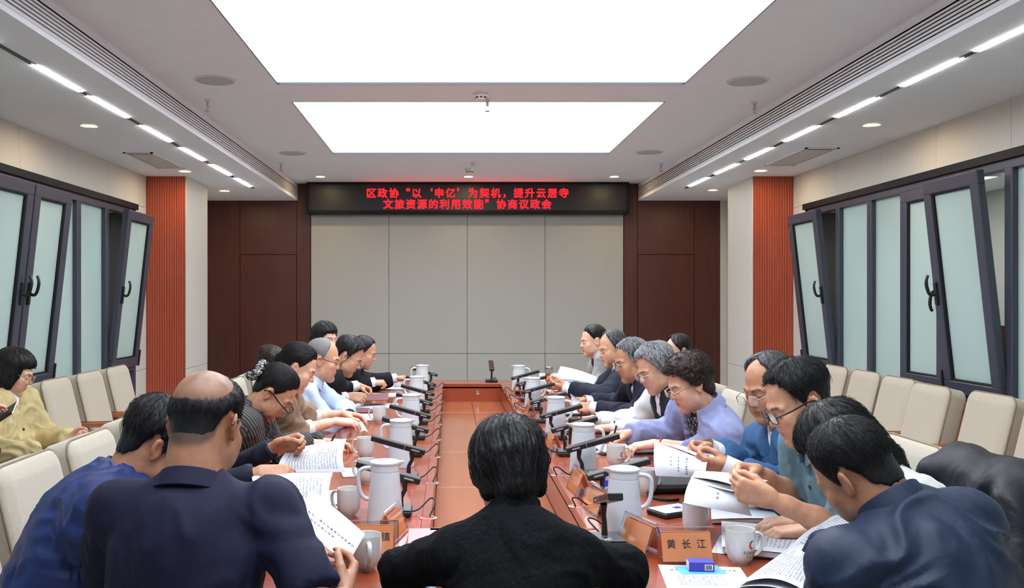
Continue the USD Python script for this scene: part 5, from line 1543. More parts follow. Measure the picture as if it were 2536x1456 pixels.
    clothes = [(k, G, g) for k, G, g in (('shirt', top, 0.0), ('jacket', over, 0.013)) if G]
    for nm, G, grow in clothes:
        V, F = garment(nm, G, grow + G.get('grow', 0.004), gh)
        gp = obj(G.get('name', nm), (V - base, F), M[G['mat']], t, smooth=True)
        if G.get('collar') is not None:
            m = ring_band(N - base + nd * G.get('cz', 0.004) + ft * 0.002, nd, ft, [(rr * G.get('cr', 1.0) * (1 + grow * 4), z) for rr, z in G['collar']], gap=G.get('gap', 14), point=G.get('point', 0.6), tilt=G.get('tilt', 0.30))
            obj('collar', m, M[G.get('cmat', G['mat'])], gp, smooth=45)
        if G.get('cuffs'):
            for s in (-1, 1):
                W, E, hnd = arms[s]
                u = nrm(W - E)
                e = E + (W - E) * min(1.0, (G.get('sleeve', 1.0) - 0.5) * 2)
                rr = (0.037 + grow) * size * G.get('cuff', 1.0)
                ln = G.get('cufflen', 0.05)
                m = join(tube([e - u * ln * 0.4 - base, e + u * ln * 0.6 - base], [rr + 0.003, rr + 0.0015], 20, caps=False), tube([e + u * ln * 0.6 - base, e - u * ln * 0.4 - base], [rr - 0.003, rr - 0.001], 20, caps=False))
                obj('cuff', m, M[G.get('cuffmat', G['mat'])], gp, smooth=60)
        for k, (du, dx) in enumerate(G.get('buttons', ())):
            ray = N - sp * du + rt * dx
            lat = ((V - ray) @ sp) ** 2 + ((V - ray) @ rt) ** 2
            i = np.argmin(lat + np.where((V - ray) @ ft > 0.03, 0, 10))
            o = V[i]
            bm = lathe([(0, 0.003), (0.007, 0.003), (0.009, 0.0), (0, 0.0)], 14)
            Rb = np.eye(4)
            nn = normals(V, F)[i]
            xx = nrm(np.cross(nn, [0, 0, 1.0]))
            Rb[:3, :3] = np.stack([xx, np.cross(nn, xx), nn], 1)
            Rb[:3, 3] = o - base
            bm.apply_transform(Rb)
            obj('button', bm, M[G.get('buttonmat', 'black_plastic')], gp, smooth=30)
    # ---- legs
    if legs:
        lf = Field(Pv + [-0.9, -0.9, -0.66], Pv + [0.9, 0.9, 0.22], 0.02)
        feet = []
        for s in (-1, 1):
            hip, knee = Pv + r_ * s * 0.085 - up * 0.03, Pv + r_ * s * 0.11 + f_ * thigh - up * 0.045
            ank = knee - up * (knee[2] - 0.10) + f_ * 0.02
            lf.cone(hip, knee, 0.085, 0.064, 0.05)
            lf.cone(knee, ank, 0.066, 0.050, 0.03)
            feet.append(ank)
        lf.ell(Pv - up * 0.01, (0.165 * size, 0.12, 0.10), 0.06, B)
        V, F = lf.net()
        obj('trousers', (V - base, F), M[trousers], t, smooth=True)
        for a in feet:
            sh = hull(np.vstack([[a + r_ * x + f_ * y - up * (a[2] - z) for x, y, z in ((-0.04, -0.07, 0.0), (0.04, -0.07, 0.0), (-0.045, 0.13, 0.0), (0.045, 0.13, 0.0), (-0.02, 0.18, 0.0), (0.02, 0.18, 0.0), (-0.035, -0.07, 0.08), (0.035, -0.07, 0.08), (-0.035, 0.05, 0.075), (0.035, 0.05, 0.075), (-0.03, 0.15, 0.035), (0.03, 0.15, 0.035))]]))
            obj('shoe', moved(sh, -base), M['black_plastic'], t)
    return dict(t=t, base=base, N=N, nd=nd, sp=sp, rt=rt, ft=ft, S=S, arms=arms, tips=tips, Rh=Rh, hd=hd, hs=hs, C=C)


cloth_of('trouser_dark', (0.018, 0.018, 0.022))

# ---------------------------------------------------------------- who sits where
UP = np.array([0, 0, 1.0])
cloth_of('polo_navy', L(24, 25, 48), rough=0.75, crease=0.1)
cloth_of('jacket_blue', L(22, 40, 92), rough=0.5, spec=0.4, crease=0.3)
cloth_of('jacket_ink', L(24, 38, 62), rough=0.55, spec=0.3, crease=0.14)
cloth_of('knit_black', (0.004, 0.0045, 0.006), weave=42, bump=1.0, stretch=(2.6, 2.6, 0.40), rough=0.85, spec=0.10, bdist=0.005)
cloth_of('black_cloth', (0.009, 0.009, 0.012), rough=0.8)
cloth_of('navy_cloth', L(28, 31, 46), rough=0.7)
cloth_of('vest_cloth', L(30, 31, 38), rough=0.7)
cloth_of('sky_shirt', L(190, 208, 235), spread=0.04)
cloth_of('white_shirt', (0.72, 0.72, 0.74), spread=0.03)
cloth_of('beige_cloth', L(150, 126, 104), rough=0.75)
cloth_of('khaki_cloth', L(186, 168, 122), rough=0.7)
cloth_of('brown_collar', L(52, 36, 34), rough=0.8)
cloth_of('lilac_cloth', L(142, 148, 188), spread=0.08)
cloth_of('denim_blue', L(52, 86, 124), rough=0.85)
cloth_of('teal_polo', L(98, 132, 146), rough=0.85)
cloth_of('grey_cloth', L(150, 150, 150), rough=0.85)
cloth_of('cream_knit', L(206, 204, 200), spread=0.06, weave=220, bump=0.9, stretch=(3, 3, 0.6))
cloth_of('plaid_shirt', L(96, 92, 140), rough=0.8)
mat('stripe_cloth', {'c': ('texture_coordinate', {}), 'w': ('wave_texture', {'wave_type': 'bands', 'bands_direction': 'diagonal', 'scale': 26.0, 'distortion': 1.0}), 'r': ('rgb_ramp', {'ramp': [(0.80, (0.020, 0.018, 0.019)), (0.92, (0.16, 0.15, 0.15))]}), 'p': ('principled_bsdf', {'roughness': 0.85})},
    [('c.object', 'w.vector'), ('w.fac', 'r.fac'), ('r.color', 'p.base_color')])
mat('print_blouse', {'c': ('texture_coordinate', {}), 'v': ('voronoi_texture', {'scale': 75.0}), 'r': ('rgb_ramp', {'ramp': [(0.30, (0.42, 0.43, 0.46)), (0.36, (0.012, 0.012, 0.014))]}), 'p': ('principled_bsdf', {'roughness': 0.75})},
    [('c.object', 'v.vector'), ('v.distance', 'r.fac'), ('r.color', 'p.base_color')])
cloth_of('jacket_hung', L(20, 22, 28), rough=0.55, spec=0.4, crease=0.35)
cloth_of('brown_top', L(62, 48, 52), rough=0.8)
plain('thin_gold', (0.45, 0.36, 0.26), 0.3, metallic=0.8)
plain('thin_steel', (0.35, 0.33, 0.33), 0.3, metallic=0.8)
plain('clear_frame', (0.7, 0.66, 0.62), 0.25)
plain('brown_frame', (0.06, 0.02, 0.015), 0.3)

F0, R0, L0, L1 = None, None, None, None
# the balding man, back to the camera
L0 = person('balding man in a navy polo shirt, his back to the camera, reading a sheet', (-0.57, 1.94), 6, (-0.573, 2.08, 1.204), 13, 22, 0, face={'w': 1.0, 'neck': 0.061}, skin='tan2',
            hair={'line': 'short', 'seed': 4, 't': 0.010, 'crown': (-0.066, 0.106, 0.078), 'rough': 0.0018, 'fade': 0.035, 'sides': 0.8, 'nape': 0.9}, hmat='hair_black', bulk=1.06, sw=0.180, twist=0,
            hands=[dict(side=1, at=(-0.250, 2.10, 0.795), dir=(0.10, 0.85, 0.35), palm=(-0.9, 0.1, 0.3), pose='hold', pole=(0.55, -0.4, -0.8)), dict(side=-1, at=(-0.70, 2.38, 0.80), dir=(0.3, 0.9, 0), palm=(0, 0, -1), pose='rest', pole=(-0.8, -0.3, -0.8))],
            top=dict(mat='polo_navy', sleeve=0.40, collar=POLO_COLLAR, seed=3, fold=0.012, arm=0.98, name='polo_shirt', cz=-0.018), glasses=dict(rim='black_plastic', tt=0.0022), necklean=0.35,
            strand=dict(n=2200, len=0.018, w=0.0008, lift=0.0015, region=lambda v: v[:, 2] > 0.005), scalp=dict(line='short', mottle=0.5, w=0.34, c=(0.10, 0.07, 0.05)), backlean=0.4)
# the man in the blue jacket, bent over the table at the left
L1 = person('man in a bright blue jacket bent forward beside the balding man', (-1.08, 2.34), 80, (-0.815, 2.46, 1.092), 62, 34, 0, face={'w': 1.03}, skin='tan',
            hair={'line': 'short', 'seed': 7, 't': 0.017, 'rough': 0.007}, bulk=1.06, sw=0.178,
            hands=[dict(side=1, at=(-0.52, 2.62, 0.80), dir=(0.8, 0.5, 0), palm=(0, 0, -1), pose='rest', pole=(0, -0.6, -0.8)), dict(side=-1, at=(-0.60, 2.84, 0.80), dir=(0.95, -0.1, 0), palm=(0, 0, -1), pose='rest', pole=(-0.3, 0.6, -0.8))],
            top=dict(mat='plaid_shirt', sleeve=0.6, collar=SHIRT_COLLAR, seed=2, name='plaid_shirt', cr=0.98), over=dict(mat='jacket_blue', collar=LAPEL_COLLAR, gap=30, seed=6, fold=0.026, arm=1.06, cuffs=True, cz=0.0, cr=1.10), necklean=0.55, strand=dict(n=1800, len=0.026, w=0.0009, region=lambda v: v[:, 2] > 0.01), backlean=0.5)
# the woman in black at the near end
F0 = person('woman in a crinkled black top, short black hair, back to the camera', (0.145, 1.98), -2, (0.148, 2.25, 1.058), -8, 30, -2, face={'w': 1.0, 'neck': 0.053}, skin='mid', size=0.97,
            hair={'line': 'over_ear', 'seed': 5, 't': 0.025, 'rough': 0.014, 'sides': 0.85, 'top': 1.0, 'extra': [((0, -0.075, 0.03), (0, -0.078, -0.055), 0.062, 0.040), ((0.06, -0.03, 0.02), (0.062, -0.03, -0.05), 0.035, 0.022), ((-0.06, -0.03, 0.02), (-0.062, -0.03, -0.05), 0.035, 0.022)]},
            hands=[dict(side=1, at=(0.29, 2.54, 0.80), dir=(-0.5, 0.85, 0), palm=(0, 0, -1), pose='rest', elbow=(0.45, 2.30, 0.80)), dict(side=-1, at=(0.0, 2.54, 0.80), dir=(0.5, 0.85, 0), palm=(0, 0, -1), pose='rest', elbow=(-0.13, 2.30, 0.80))],
            top=dict(mat='knit_black', collar=STAND_COLLAR, gap=0, seed=8, fold=0.010, arm=1.0, cr=0.97, name='crinkled_top', cz=-0.004), strand=dict(n=3000, len=0.06, w=0.0009, lift=0.004, jit=0.14), necklean=0.6, sw=0.148, bulk=0.98, shoulder_drop=0.018)
# the man in the dark blue jacket at the right front
R0 = person('man in a dark ink blue jacket at the front right, back to the camera', (1.17, 1.88), -14, (0.972, 2.12, 1.085), -28, 36, -18, face={'w': 0.99}, skin='tan',
            hair={'line': 'short', 'seed': 9, 't': 0.011, 'rough': 0.004, 'fade': 0.03, 'nape': 0.9}, bulk=1.0, sw=0.162,
            hands=[dict(side=-1, at=(1.02, 2.40, 0.82), dir=(0.1, 1, -0.05), palm=(0.3, 0, -1), pose='hold', pole=(-0.2, -0.3, -0.9)), dict(side=1, at=(1.16, 2.42, 0.83), dir=(-0.2, 1, 0), palm=(-0.4, 0, -0.9), pose='hold', pole=(0.9, -0.2, -0.4))],
            top=None, over=dict(mat='jacket_ink', collar=TALL_COLLAR, gap=18, seed=12, fold=0.020, arm=0.98, cuffs=True, cr=1.0), necklean=0.5, strand=dict(n=3400, len=0.024, w=0.0009, lift=0.002, region=lambda v: v[:, 2] > 0.01), backlean=0.4, scalp=dict(line='short', w=0.5, c=(0.04, 0.03, 0.025)))
# ---- right side of the table
person('woman with long dark hair in a cream knit sweater, bent low at the right', (1.52, 2.32), -95, (1.085, 2.46, 1.088), -70, 44, -8, face={'w': 0.95, 'jaw': 0.9, 'neck': 0.05}, skin='fair', size=0.96,
       hair={'line': 'over_ear', 'seed': 11, 't': 0.018, 'rough': 0.005, 'extra': [((0.0, -0.065, 0.0), (0.0, -0.075, -0.10), 0.054, 0.036), ((0.0, -0.078, -0.10), (0.01, -0.075, -0.165), 0.030, 0.014)]}, hmat='hair_black',
       hands=[dict(side=-1, at=(1.075, 2.68, 0.805), dir=(-0.9, 0.1, -0.1), palm=(0, 0, -1), pose='rest', elbow=(1.31, 2.60, 0.80)), dict(side=1, at=(1.08, 2.80, 0.80), dir=(-0.9, -0.2, 0), palm=(0, 0, -1), pose='rest', pole=(0.2, 0.8, -0.6))],
       top=dict(mat='cream_knit', collar=CREW, gap=0, seed=4, fold=0.009, arm=1.05, sleeve=0.88, name='sweater'), necklean=0.6, strand=dict(n=1600, len=0.09, lift=0.008), sw=0.165)
R2 = person('young man in a grey-blue polo with black glasses, reading a booklet, right side', (1.36, 2.82), -92, (1.080, 2.745, 1.178), -90, 27, 0, face={'w': 1.0, 'cheek': 1.08}, skin='mid',
            hair={'line': 'short', 'seed': 13, 't': 0.015, 'rough': 0.005, 'quiff': 0.25, 'sides': 0.32}, glasses=dict(tt=0.0026, tk=0.0017, slide=0.0),
            hands=[dict(side=-1, at=(0.925, 2.56, 0.925), dir=(-0.85, 0.15, 0.25), palm=(0.0, 1, 0.25), pose='pinch', elbow=(1.135, 2.55, 0.830)), dict(side=1, at=(0.985, 2.86, 0.945), dir=(-0.8, -0.35, 0.1), palm=(0, -0.8, -0.6), pose='pinch', elbow=(1.17, 2.96, 0.83))],
            top=dict(mat='teal_polo', sleeve=0.42, collar=POLO_COLLAR, seed=5, fold=0.010, vee=(0.10, 0.03, 0.01), name='polo_shirt', buttons=[(0.13, 0.0)]), strand=dict(n=2200, len=0.030, lift=0.007, w=0.0009, region=lambda v: (v[:, 2] > 0.05) & (v[:, 1] < 0.07)), necklean=0.55, fine=0.0042)
R3 = person('older man with a high forehead in a blue knotted jacket, half-rim glasses', (1.40, 3.30), -98, (1.195, 3.32, 1.166), -112, 20, 3, face={'w': 0.98, 'cheek': 0.9}, skin='tan',
            hair={'line': 'receded', 'seed': 15, 't': 0.013, 'rough': 0.006}, hmat='hair_pepper', glasses=dict(rim='thin_steel', slide=0.010),
            hands=[dict(side=-1, at=(0.985, 3.12, 0.905), dir=(-0.85, 0.2, 0.1), palm=(0.1, 0.8, 0.5), pose='pinch', elbow=(1.20, 3.08, 0.80)), dict(side=1, at=(0.985, 3.36, 0.93), dir=(-0.85, -0.3, 0.1), palm=(0, -0.9, -0.3), pose='pinch', elbow=(1.20, 3.50, 0.80))],
            top=dict(mat='white_shirt', collar=SHIRT_COLLAR, seed=5, sleeve=1.0, cuffs=True, cuffmat='white_shirt', name='shirt', cr=0.97), over=dict(mat='denim_blue', vee=(0.17, 0.05, 0.004), collar=STAND_COLLAR, gap=24, cr=1.08, cz=-0.002, seed=21, fold=0.022, arm=1.10, sleeve=0.92, name='knotted_jacket'), strand=dict(n=900, len=0.05, w=0.0009), neckl=0.112, necklean=0.4, fine=0.0045)
R4 = person('woman with curly dark hair in a lilac blazer, writing', (1.36, 4.28), -96, (1.105, 4.10, 1.106), -98, 24, 0, face={'w': 0.97, 'jaw': 0.9, 'neck': 0.051}, skin='fair', size=0.98, lips=0.8,
            hair={'line': 'curly', 'seed': 17, 't': 0.030, 'rough': 0.010, 'curl': 1, 'sides': 0.75, 'nape': 0.1, 'h': 0.005}, hmat='hair_brown', glasses=dict(rim='thin_gold', slide=0.006),
            hands=[dict(side=-1, at=(0.955, 4.16, 0.825), dir=(-0.95, 0.1, -0.15), palm=(0, 0.1, -1), pose='rest', elbow=(1.20, 4.05, 0.80)), dict(side=1, at=(0.865, 4.30, 0.850), dir=(-0.9, -0.05, -0.1), palm=(0, -0.5, -0.85), pose='pen', elbow=(1.10, 4.42, 0.82))],
            top=dict(mat='print_blouse', collar=CREW, gap=0, seed=3, sleeve=0.5, name='blouse'), over=dict(mat='lilac_cloth', vee=(0.36, 0.075, 0.055), collar=LAPEL_COLLAR, gap=42, seed=19, fold=0.018, arm=1.05, sleeve=1.0, name='blazer'), strand=dict(n=1300, len=0.026, lift=0.010, w=0.0013, region=lambda v: v[:, 2] > 0.02), necklean=0.5)
R5 = person('man with thick grey hair in a white shirt and dark vest, writing', (1.34, 4.78), -96, (1.095, 4.72, 1.128), -102, 26, 2, face={'w': 1.02, 'cheek': 1.12}, skin='mid',
            hair={'line': 'short', 'seed': 23, 't': 0.021, 'rough': 0.006}, hmat='hair_pepper', glasses=dict(rim='thin_steel', slide=0.004),
            hands=[dict(side=-1, at=(0.88, 4.80, 0.81), dir=(-0.95, 0.2, -0.1), palm=(0, 0.1, -1), pose='rest', elbow=(1.14, 4.58, 0.81)), dict(side=1, at=(0.80, 4.93, 0.835), dir=(-0.9, -0.1, -0.1), palm=(0, -0.6, -0.8), pose='pen', elbow=(1.06, 5.02, 0.81))],
            top=dict(mat='white_shirt', collar=SHIRT_COLLAR, seed=6, sleeve=0.96, cuffs=True, fold=0.018, arm=1.15, name='shirt', cufflen=0.045), over=dict(mat='vest_cloth', sleeve=0, collar=STAND_COLLAR, gap=20, cz=-0.004, cr=1.05, vee=(0.12, 0.04, 0.01), seed=24, name='vest'), necklean=0.5, fine=0.005, strand=dict(n=2600, len=0.035, lift=0.006, w=0.0013, mat='hair_white', region=lambda v: v[:, 2] > -0.01))
R6 = person('man with grey-flecked hair and glasses in a navy jacket, right side, reading aloud', (1.34, 5.36), -95, (1.088, 5.32, 1.128), -96, 18, 0, face={'w': 1.0}, skin='tan',
            hair={'line': 'short', 'seed': 25, 't': 0.016, 'rough': 0.006}, hmat='hair_pepper', glasses=dict(rim='thin_steel'),
            hands=[dict(side=-1, at=(0.89, 5.48, 0.83), dir=(-0.9, 0.3, 0), palm=(0, 0.8, -0.5), pose='pinch', elbow=(1.12, 5.26, 0.80)), dict(side=1, at=(0.87, 5.66, 0.85), dir=(-0.9, -0.1, 0), palm=(0, -0.7, -0.6), pose='pinch', elbow=(1.10, 5.74, 0.80))],
            top=dict(mat='white_shirt', collar=None, sleeve=0.98, name='shirt', cuffs=True), over=dict(mat='navy_cloth', collar=STAND_COLLAR, gap=22, cr=1.06, vee=(0.10, 0.035, 0.01), seed=26, fold=0.013, arm=1.12, sleeve=0.94, name='jacket'), necklean=0.5, fine=0.0055, strand=dict(n=900, len=0.03, w=0.0012, mat='hair_white', region=lambda v: v[:, 2] > -0.01))
R7 = person('man with short hair in a navy jacket holding up a booklet, right side, farther', (1.36, 6.10), -95, (1.135, 6.20, 1.152), -102, 16, 2, face={'w': 1.05, 'cheek': 1.1}, skin='mid',
            hair={'line': 'receded', 'seed': 27, 't': 0.012, 'rough': 0.005}, hmat='hair_pepper',
            hands=[dict(side=-1, at=(0.79, 6.02, 0.90), dir=(-0.9, 0.3, 0.2), palm=(0, 0.4, 0.9), pose='hold', elbow=(1.03, 5.88, 0.84)), dict(side=1, at=(0.80, 6.36, 0.88), dir=(-0.9, -0.2, 0.1), palm=(0, -0.7, 0.5), pose='hold', elbow=(1.06, 6.46, 0.82))],
            top=dict(mat='white_shirt', collar=SHIRT_COLLAR, sleeve=0.98, name='shirt', cuffs=True), over=dict(mat='navy_cloth', collar=LAPEL_COLLAR, gap=35, vee=(0.2, 0.05, 0.01), seed=28, fold=0.012, arm=1.12, sleeve=0.94, name='jacket'), necklean=0.4, fine=0.006, scalp=dict(line='short', w=0.5, c=(0.05, 0.04, 0.035)))
R8 = person('woman with tied-back black hair in a light grey jacket, farthest on the right', (1.34, 6.78), -94, (1.108, 6.88, 1.174), -96, 10, 0, face={'w': 0.98, 'jaw': 0.92, 'neck': 0.052}, skin='fair', lips=0.9,
            hair={'line': 'tied', 'seed': 29, 't': 0.013, 'rough': 0.0015, 'fade': 0.06, 'extra': [((0, -0.095, 0.05), (0, -0.115, 0.04), 0.03, 0.026)]},
            hands=[dict(side=-1, at=(0.90, 6.80, 0.82), dir=(-0.9, 0.2, 0), palm=(0, 0, -1), pose='rest')], top=dict(mat='black_cloth', collar=CREW, gap=0, sleeve=0.6, name='top'), over=dict(mat='grey_cloth', vee=(0.34, 0.06, 0.03), collar=LAPEL_COLLAR, gap=40, seed=30, fold=0.011, name='jacket'), necklean=0.35, fine=0.006, size=0.97)
R9 = person('man with a bald forehead half hidden behind the grey-haired man', (1.98, 6.62), -92, (1.735, 6.74, 1.098), -96, 22, 0, skin='fair', hair={'line': 'receded', 'seed': 31, 't': 0.016, 'rough': 0.004}, hands=[],
            top=dict(mat='black_cloth', collar=STAND_COLLAR, gap=0, name='jacket'), fine=0.006)
# ---- left side of the table
LS = person('woman with a scrunchie and glasses in a pinstriped cardigan, head bowed, left side', (-1.06, 3.98), 92, (-0.800, 4.03, 1.076), 88, 47, 4, face={'w': 0.98, 'neck': 0.052, 'cheek': 1.12}, skin='mid', size=0.97,
       hair={'line': 'tied', 'seed': 33, 't': 0.014, 'rough': 0.0018, 'fade': 0.045, 'sides': 0.8, 'nape': 0.2, 'whorl': (0, 0.15, 0.04), 'swirl': 0.0, 'extra': [((0, -0.11, 0.045), (0, -0.155, -0.02), 0.032, 0.028)]}, glasses=dict(tt=0.0034, tk=0.0018, slide=0.016, rim='black_plastic'),
       hands=[dict(side=1, at=(-0.685, 4.22, 0.815), dir=(0.9, 0.2, -0.1), palm=(0, 0.4, -0.9), pose='pen', elbow=(-0.90, 3.98, 0.80)), dict(side=-1, at=(-0.62, 4.36, 0.80), dir=(0.9, 0, 0), palm=(0, 0, -1), pose='rest')],
       top=dict(mat='brown_top', collar=CREW, gap=0, sleeve=0.5, name='top'), over=dict(mat='stripe_cloth', vee=(0.45, 0.10, 0.06), seed=34, fold=0.011, collar=None, name='cardigan'), necklean=0.7, strand=dict(n=1400, len=0.10, lift=0.0005, w=0.0008, jit=0.05, region=lambda v: v[:, 2] > 0.02))
LH = person('man in a navy jacket almost hidden behind the balding man, holding curled pages', (-1.06, 3.20), 90, (-0.875, 3.24, 1.085), 84, 34, 0, skin='tan', hair={'line': 'short', 'seed': 51, 't': 0.016, 'rough': 0.006}, hmat='hair_brown',
            hands=[dict(side=1, at=(-0.665, 3.10, 0.895), dir=(0.95, 0.15, -0.05), palm=(0.1, 0.6, -0.7), pose='hold', elbow=(-0.90, 3.06, 0.82)), dict(side=-1, at=(-0.655, 3.36, 0.945), dir=(0.9, -0.05, 0.2), palm=(0.2, -0.8, -0.3), pose='pinch', elbow=(-0.88, 3.44, 0.82))],
            top=dict(mat='navy_cloth', collar=STAND_COLLAR, gap=20, seed=52, sleeve=0.97, name='jacket', arm=1.08), fine=0.005)
L3 = None
person('young woman with sleek dark hair in a beige jacket, turning a page', (-1.06, 4.60), 90, (-0.805, 4.68, 1.136), 82, 30, 0, face={'w': 0.95, 'jaw': 0.85, 'neck': 0.05}, skin='fair', size=0.97, lips=0.7,
       hair={'line': 'tied', 'seed': 35, 't': 0.015, 'rough': 0.0018, 'fade': 0.045, 'sides': 0.9, 'nape': 0.1, 'whorl': (0, 0.13, 0.07), 'swirl': 0.0, 'extra': [((0, -0.09, 0.0), (0, -0.10, -0.10), 0.045, 0.03)]}, hmat='hair_black',
       hands=[dict(side=1, at=(-0.615, 4.78, 0.845), dir=(0.95, 0.25, -0.1), palm=(0, 0.3, -1), pose='rest', elbow=(-0.83, 4.62, 0.80)), dict(side=-1, at=(-0.60, 4.98, 0.86), dir=(0.9, -0.1, -0.1), palm=(0, -0.3, -1), pose='rest', elbow=(-0.82, 4.98, 0.82))],
       top=dict(mat='white_shirt', collar=None, sleeve=0.66, vee=(0.1, 0.04, 0.0), cuffs=True, cuff=1.25, cufflen=0.06, name='blouse', grow=0.006), over=dict(mat='beige_cloth', vee=(0.34, 0.05, 0.03), collar=LAPEL_COLLAR, gap=30, seed=36, fold=0.020, arm=1.15, sleeve=0.62, cuff=1.4, name='jacket'), necklean=0.5, strand=dict(n=1400, len=0.10, lift=0.0005, w=0.0008, jit=0.05, region=lambda v: v[:, 2] > 0.02), sw=0.165)
person('grey-haired balding man with glasses in a pale blue shirt, arms folded on the table', (-1.02, 5.22), 90, (-0.752, 5.23, 1.140), 86, 14, 0, face={'w': 1.0, 'cheek': 0.95}, skin='mid',
       hair={'line': 'receded', 'seed': 37, 't': 0.006, 'rough': 0.002, 'fade': 0.03}, hmat='hair_silver', glasses=dict(rim='brown_frame', slide=0.006, tt=0.002),
       hands=[dict(side=1, at=(-0.64, 5.30, 0.79), dir=(0.3, 0.9, 0), palm=(0, 0, -1), pose='rest', elbow=(-0.70, 5.04, 0.80)), dict(side=-1, at=(-0.60, 5.26, 0.815), dir=(0.5, -0.85, -0.1), palm=(0, 0, -1), pose='rest', elbow=(-0.66, 5.50, 0.80))],
       top=dict(mat='sky_shirt', collar=SHIRT_COLLAR, seed=38, fold=0.020, arm=1.12, sleeve=0.98, cuffs=True, name='shirt'), necklean=0.35, fine=0.005, scalp=dict(line='receded', w=0.5, c=(0.22, 0.20, 0.18)))
person('man in black with glasses and combed black hair, holding a folder, left side', (-1.02, 5.88), 90, (-0.690, 5.98, 1.112), 90, 33, 0, face={'w': 1.04, 'cheek': 1.15}, skin='mid',
       hair={'line': 'short', 'seed': 39, 't': 0.020, 'rough': 0.007, 'quiff': 0.4, 'sides': 0.4}, glasses=dict(rim='thin_steel', slide=0.012),
       hands=[dict(side=1, at=(-0.70, 6.10, 0.83), dir=(0.95, 0.1, -0.05), palm=(0, 0.8, -0.4), pose='hold', elbow=(-0.92, 5.92, 0.80)), dict(side=-1, at=(-0.665, 6.46, 0.875), dir=(0.9, -0.1, -0.3), palm=(0, -0.3, -0.9), pose='curl', elbow=(-0.88, 6.26, 0.84))],
       top=dict(mat='white_shirt', collar=SHIRT_COLLAR, sleeve=0.92, name='shirt', cuffs=True), over=dict(mat='black_cloth', collar=LAPEL_COLLAR, gap=35, vee=(0.22, 0.05, 0.01), seed=40, fold=0.012, arm=1.12, sleeve=0.86, name='jacket'), necklean=0.6, fine=0.005, strand=dict(n=700, len=0.035))
person('man in a black jacket, farthest on the left, arms on the table', (-1.02, 7.02), 92, (-0.690, 7.06, 1.075), 86, 22, 0, face={'w': 1.0}, skin='mid', hair={'line': 'short', 'seed': 41, 't': 0.012, 'rough': 0.004},
       hands=[dict(side=1, at=(-0.62, 7.06, 0.84), dir=(0.9, 0.2, 0), palm=(0, 0.3, -1), pose='curl', elbow=(-0.84, 6.92, 0.80)), dict(side=-1, at=(-0.46, 7.30, 0.85), dir=(0.9, 0.1, 0), palm=(0, -0.5, -0.8), pose='rest', elbow=(-0.70, 7.24, 0.81))],
       top=dict(mat='white_shirt', collar=None, sleeve=0.98, name='shirt', cuffs=True), over=dict(mat='black_cloth', collar=STAND_COLLAR, gap=22, cr=1.06, seed=42, fold=0.012, arm=1.12, sleeve=0.95, name='jacket'), fine=0.006)
person('woman with a black bob and fringe, seated behind the grey-haired man in pale blue', (-1.06, 6.50), 110, (-0.922, 6.54, 1.200), 128, 6, 0, face={'w': 0.96, 'jaw': 0.85, 'neck': 0.05}, skin='fair', size=0.97,
       hair={'line': 'over_ear', 'seed': 43, 't': 0.020, 'rough': 0.004, 'bob': -0.085, 'h': 0.005}, hands=[], top=dict(mat='black_cloth', collar=CREW, gap=0, name='top'), fine=0.006, strand=dict(n=500, len=0.10, lift=0.002))
person('dark-haired person in the second row, only the hair showing above the bowed woman', (-1.62, 6.60), 92, (-1.345, 6.62, 1.010), 92, 30, 0, skin='mid', hair={'line': 'short', 'seed': 45, 't': 0.024, 'rough': 0.010}, hmat='hair_brown', hands=[],
       top=dict(mat='navy_cloth', collar=STAND_COLLAR, gap=0, name='jacket'), fine=0.006)
# ---- along the left windows
LW = person('woman in a khaki jacket with a brown collar, using a laptop by the left windows', (-2.42, 4.78), 98, (-2.378, 4.84, 1.098), 78, 24, 0, face={'w': 0.95, 'jaw': 0.85, 'neck': 0.05}, skin='fair', size=0.96, lips=0.8,
            hair={'line': 'over_ear', 'seed': 47, 't': 0.022, 'rough': 0.004, 'bob': -0.085, 'face': 0.05, 'h': 0.0048}, glasses=dict(rim='thin_gold', h=0.019, slide=0.004),
            hands=[dict(side=1, at=(-2.13, 4.58, 0.705), dir=(0.95, 0.0, -0.12), palm=(0, 0, -1), pose='rest', elbow=(-2.38, 4.52, 0.72)), dict(side=-1, at=(-2.085, 4.86, 0.735), dir=(0.85, -0.1, 0.1), palm=(0, -0.6, 0.4), pose='hold', elbow=(-2.30, 4.98, 0.72))],
            top=dict(mat='white_shirt', collar=SHIRT_COLLAR, sleeve=0.6, name='shirt'), over=dict(mat='khaki_cloth', vee=(0.12, 0.045, 0.005), collar=LAPEL_COLLAR, cmat='brown_collar', gap=32, cr=1.15, seed=48, fold=0.020, arm=1.15, name='jacket', buttons=[(0.20, 0.0), (0.38, 0.0)]), necklean=0.35, strand=dict(n=900, len=0.10, lift=0.002))
LX = person('person at the left picture edge holding up a phone, mostly out of frame', (-2.44, 4.22), 92, (-2.44, 4.26, 1.15), 90, 20, 0, skin='fair', hair={'line': 'over_ear', 'seed': 49, 't': 0.02}, 
            hands=[dict(side=-1, at=(-2.20, 4.20, 0.90), dir=(0.35, 0.1, 0.85), palm=(0.6, 0, 0.6), pose='hold', pole=(0, 0.5, -0.9)), dict(side=1, at=(-2.22, 4.06, 0.84), dir=(0.8, 0.1, 0.1), palm=(0, 0.5, 0.5), pose='hold')],
            top=dict(mat='black_cloth', collar=CREW, gap=0, name='top'), fine=0.006)
chair(2.06, 6.62, PI / 2, 'cream armchair behind the table, right side, second row', TR)

